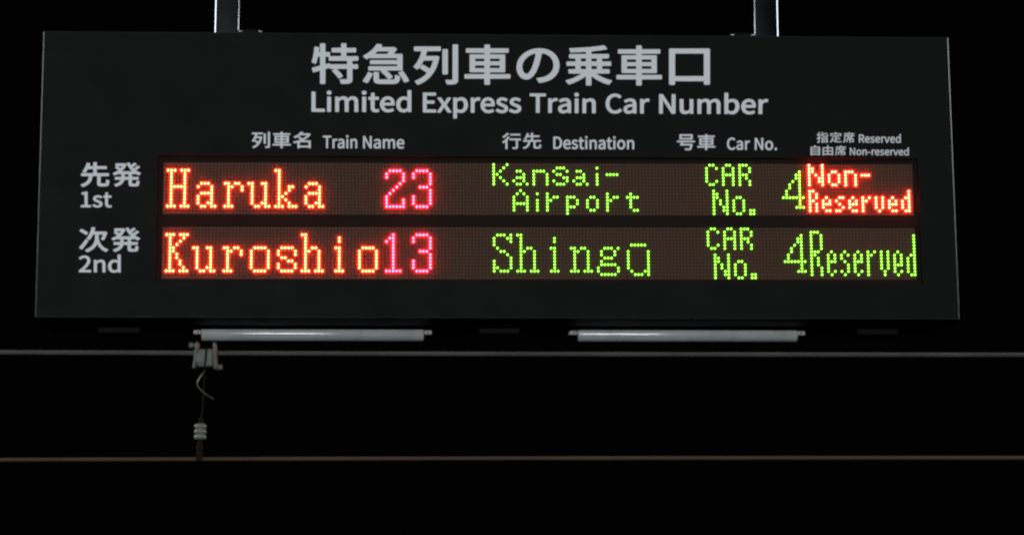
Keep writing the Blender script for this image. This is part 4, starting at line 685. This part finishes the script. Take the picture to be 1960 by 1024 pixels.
def display(y_first, words, label):
    def at(cx, rw):
        return (X0 + cx * PX, y_first - rw * PY + TILT * cx, -RECESS)
    bm = bmesh.new()
    xa, xb = X0 + (C0 - 0.5) * PX, X0 + (C1 + 0.5) * PX
    ya, yb = y_first - (ROWS - 0.45) * PY, y_first + 0.5 * PY
    ta, tb = TILT * C0, TILT * C1
    f = [(xa, ya + ta), (xb, ya + tb), (xb, yb + tb), (xa, yb + ta)]
    fr = [bm.verts.new((x, y, -RECESS)) for x, y in f]
    bk = [bm.verts.new((x, y, -RECESS - 0.0035)) for x, y in f]
    bm.faces.new(fr)
    for k in range(4):
        bm.faces.new((bk[k], bk[(k + 1) % 4], fr[(k + 1) % 4], fr[k]))
    board = link("lamp_display", bm, M_PCB, sign)
    board["label"] = label
    lit = set()
    for lab, m, chars in words:
        cs = []
        for ch, cx, rw in chars:
            for j, line in enumerate(G[ch].split("|")):
                for i, q in enumerate(line):
                    if q == '1' and (cx + i, rw + j) not in lit:
                        lit.add((cx + i, rw + j))
                        cs.append(at(cx + i, rw + j))
        w = dome_mesh("glowing_word", cs, 0.0023, 0.0058, m, board, 10)
        w["label"] = lab
    rest = [at(cx, rw) for cx in range(C0, C1 + 1) for rw in range(ROWS) if (cx, rw) not in lit]
    u = dome_mesh("unlit_lamps", rest, 0.0027, 0.0012, M_LENS, board, 6)
    u["kind"] = "stuff"
    return board


display(0.0252, LINE_ONE, "upper row of glowing text")
display(-0.1351, LINE_TWO, "lower row of glowing text")

# ------------------------------------------------------------------ tube lamps under the sign
LAMP_BASE = SIGN


def tube_lamp(x0, x1, label):
    t = thing("tube_lamp", label, "lamp", SIGN @ Matrix.Translation(((x0 + x1) / 2, -HH + 0.008, -0.150)), "tube lamps under the sign")
    h = (x1 - x0) / 2
    bm = bmesh.new()
    box(bm, -h, h, -0.0195, -0.0005, -0.022, 0.000, bevel=0.0015)
    link("batten", bm, M_WHITE, t)
    bm = bmesh.new()
    L = h - 0.022
    tube(bm, [(-L, -0.0235, 0.016), (-L + 0.003, -0.0235, 0.016), (L - 0.003, -0.0235, 0.016), (L, -0.0235, 0.016)], [0.0160, 0.0172, 0.0172, 0.0160], 28)
    link("tube", bm, M_TUBE, t, True)
    for s in (-1, 1):
        bm = bmesh.new()
        a, b = sorted((s * (L + 0.0015), s * (h - 0.002)))
        box(bm, a, b, -0.0245, -0.0045, 0.0005, 0.0225, bevel=0.002)
        so = link("socket", bm, M_SOCKET, t)
        bm = bmesh.new()
        for q in (-0.006, 0.004):
            px = s * (L + 0.009)
            tube(bm, [(px, -0.014 + q, 0.0226), (px, -0.014 + q, 0.0250)], 0.0022, 8)
        link("contact_pin", bm, M_STEEL, so, True)
    return t


tube_lamp(-0.7513, -0.1627, "unlit white tube lamp under the sign, just above the grey wire clamp")
tube_lamp(0.1735, 0.7618, "unlit white tube lamp under the Car No. end of the sign")

# ------------------------------------------------------------------ posts the sign hangs from
for px, lab in ((-0.679, "square steel post rising from the sign above the Train Name heading"),
                (0.682, "square steel post rising from the sign above the Car No. heading")):
    b = SIGN @ Vector((px, HH - 0.008, -0.150))
    t = thing("hanger_post", lab, "post", Matrix.Translation(b) @ Matrix.Rotation(math.radians(2.6), 4, 'Z'), "posts holding up the sign")
    bm = bmesh.new()
    box(bm, -0.0305, 0.0305, -0.0305, 0.0305, 0.0, 1.6)
    es = [e for e in bm.edges if abs(e.verts[0].co.z - e.verts[1].co.z) > 1]
    bmesh.ops.bevel(bm, geom=es, offset=0.0045, segments=5, profile=0.5, affect='EDGES')
    o = link("tube_shaft", bm, M_POST, t)
    for p in o.data.polygons:
        p.use_smooth = True
    o.data.set_sharp_from_angle(angle=math.radians(40))
    bm = bmesh.new()
    box(bm, -0.05, 0.05, -0.05, 0.05, 0.0005, 0.006, bevel=0.001)
    link("foot_plate", bm, M_CABINET, t)

# ------------------------------------------------------------------ overhead wires beyond the sign
WY = 5.6


def cable_z(x):
    return 2.7100 - 0.0026 * x + 0.0009 * x * x


def contact_z(x):
    return 2.4930 + 0.0020 * x - 0.0009 * x * x


bm = bmesh.new()
X = [-4 + 8 * i / 640 for i in range(641)]
for s in range(6):
    pts = []
    for x in X:
        a = 2 * math.pi * (x / 0.10 + s / 6)
        pts.append((x, WY + 0.0033 * math.cos(a), cable_z(x) + 0.0033 * math.sin(a)))
    tube(bm, pts, 0.0017, 6)
tube(bm, [(x, WY, cable_z(x)) for x in X[::8]], 0.0018, 6)
o = link("overhead_cable", bm, M_CABLE, None, True)
tag(o, "grey twisted steel cable stretched across just below the sign", "cable")

bm = bmesh.new()
tube(bm, [(x, WY, contact_z(x)) for x in X[::8]], 0.0043, 10)
o = link("contact_wire", bm, M_COPPER, None, True)
tag(o, "thin brown copper wire stretched across below the grey cable", "wire")

# clamp, bent wire, rod and insulator that tie the two wires together
hx = -0.6330
HS = 0.737
hang = thing("wire_hanger", "grey clamp on the cable with bent wire and ribbed insulator hanging down", "hanger", Matrix.Translation((hx, WY, cable_z(hx))) @ Matrix.Scale(HS, 4))
bm = bmesh.new()
box(bm, -0.0255, 0.0235, -0.020, 0.012, -0.034, 0.017, bevel=0.006)
box(bm, -0.0255, 0.006, -0.024, -0.019, -0.024, 0.004, bevel=0.002)
bmesh.ops.translate(bm, verts=bm.verts, vec=(0.0035, 0, -0.008))
link("clamp_body", bm, M_CLAMP, hang)
for s, dz, tilt in ((-1, 0.0, 0.10), (1, -0.002, -0.06)):
    bm = bmesh.new()
    box(bm, -0.0042, 0.0042, -0.024, 0.016, -0.040, 0.036, bevel=0.003)
    bmesh.ops.rotate(bm, verts=bm.verts, cent=(0, 0, 0), matrix=Matrix.Rotation(tilt, 3, 'Y'))
    bmesh.ops.translate(bm, verts=bm.verts, vec=(s * 0.0268 + 0.0035, 0, dz - 0.008))
    link("clamp_jaw", bm, M_CLAMP, hang)
for bx, bz in ((-0.0425, 0.028), (0.0435, -0.034)):
    bm = bmesh.new()
    s = -1 if bx < 0 else 1
    tube(bm, [(s * 0.027, -0.010, bz), (bx - s * 0.004, -0.010, bz)], 0.0045, 8)
    tube(bm, [(bx - s * 0.006, -0.010, bz), (bx + s * 0.004, -0.010, bz)], 0.0080, 6)
    bmesh.ops.translate(bm, verts=bm.verts, vec=(0.0035, 0, -0.008))
    link("bolt", bm, M_CLAMP, hang)
bm = bmesh.new()
H = [(0.0039, -0.0510), (-0.0040, -0.0625), (-0.0105, -0.0725), (-0.0160, -0.0830), (-0.0178, -0.0885), (-0.0165, -0.0960), (-0.0110, -0.1030), (-0.0044, -0.1100), (0.0095, -0.1205), (0.0290, -0.1340)]
tube(bm, [(x, -0.014, z) for x, z in H], [0.0018, 0.0022, 0.0026, 0.0024, 0.0017, 0.0013, 0.0012, 0.0012, 0.0012, 0.0016], 8)
link("bent_wire", bm, M_HOOK, hang, True)
bm = bmesh.new()
tube(bm, [(0.007, -0.026, 0.012), (0.005, -0.026, -0.020), (0.003, -0.020, -0.036), (0.0015, -0.006, -0.055), (0.0, -0.004, -0.12), (-0.003, 0, -0.17), (-0.0075, 0, -0.2), (-0.0075, 0, -0.262)], 0.0026, 8)
link("drop_wire", bm, M_ROD, hang, True)
bm = bmesh.new()
prof = []
for k in range(61):
    u = k / 60
    z = -0.2005 - 0.0450 * u
    r = 0.0118 + 0.0058 * abs(math.sin(u * 3 * math.pi)) ** 0.6
    if u == 0 or u == 1:
        r = 0.006
    prof.append((z, r))
tube(bm, [(-0.0072, 0, z) for z, r in prof], [r for z, r in prof], 20)
link("insulator", bm, M_PORCELAIN, hang, True)
bm = bmesh.new()
zc = (contact_z(hx) - cable_z(hx)) / HS
tube(bm, [(-0.006, 0, -0.184), (-0.006, 0, -0.2015)], 0.0075, 10)
link("upper_pin", bm, M_ROD, hang)
bm = bmesh.new()
tube(bm, [(-0.0075, 0, -0.2450), (-0.0075, 0, -0.262), (-0.0077, 0, -0.2625), (-0.0077, 0, -0.271), (-0.0078, 0, -0.2715), (-0.0078, 0, zc + 0.012)], [0.0075, 0.0075, 0.0100, 0.0100, 0.0080, 0.0085], 10)
link("lower_rod", bm, M_ROD, hang)
bm = bmesh.new()
box(bm, -0.017, 0.0015, -0.008, 0.008, zc - 0.004, zc + 0.014, bevel=0.002)
link("wire_grip", bm, M_ROD, hang)

bpy.context.view_layer.update()
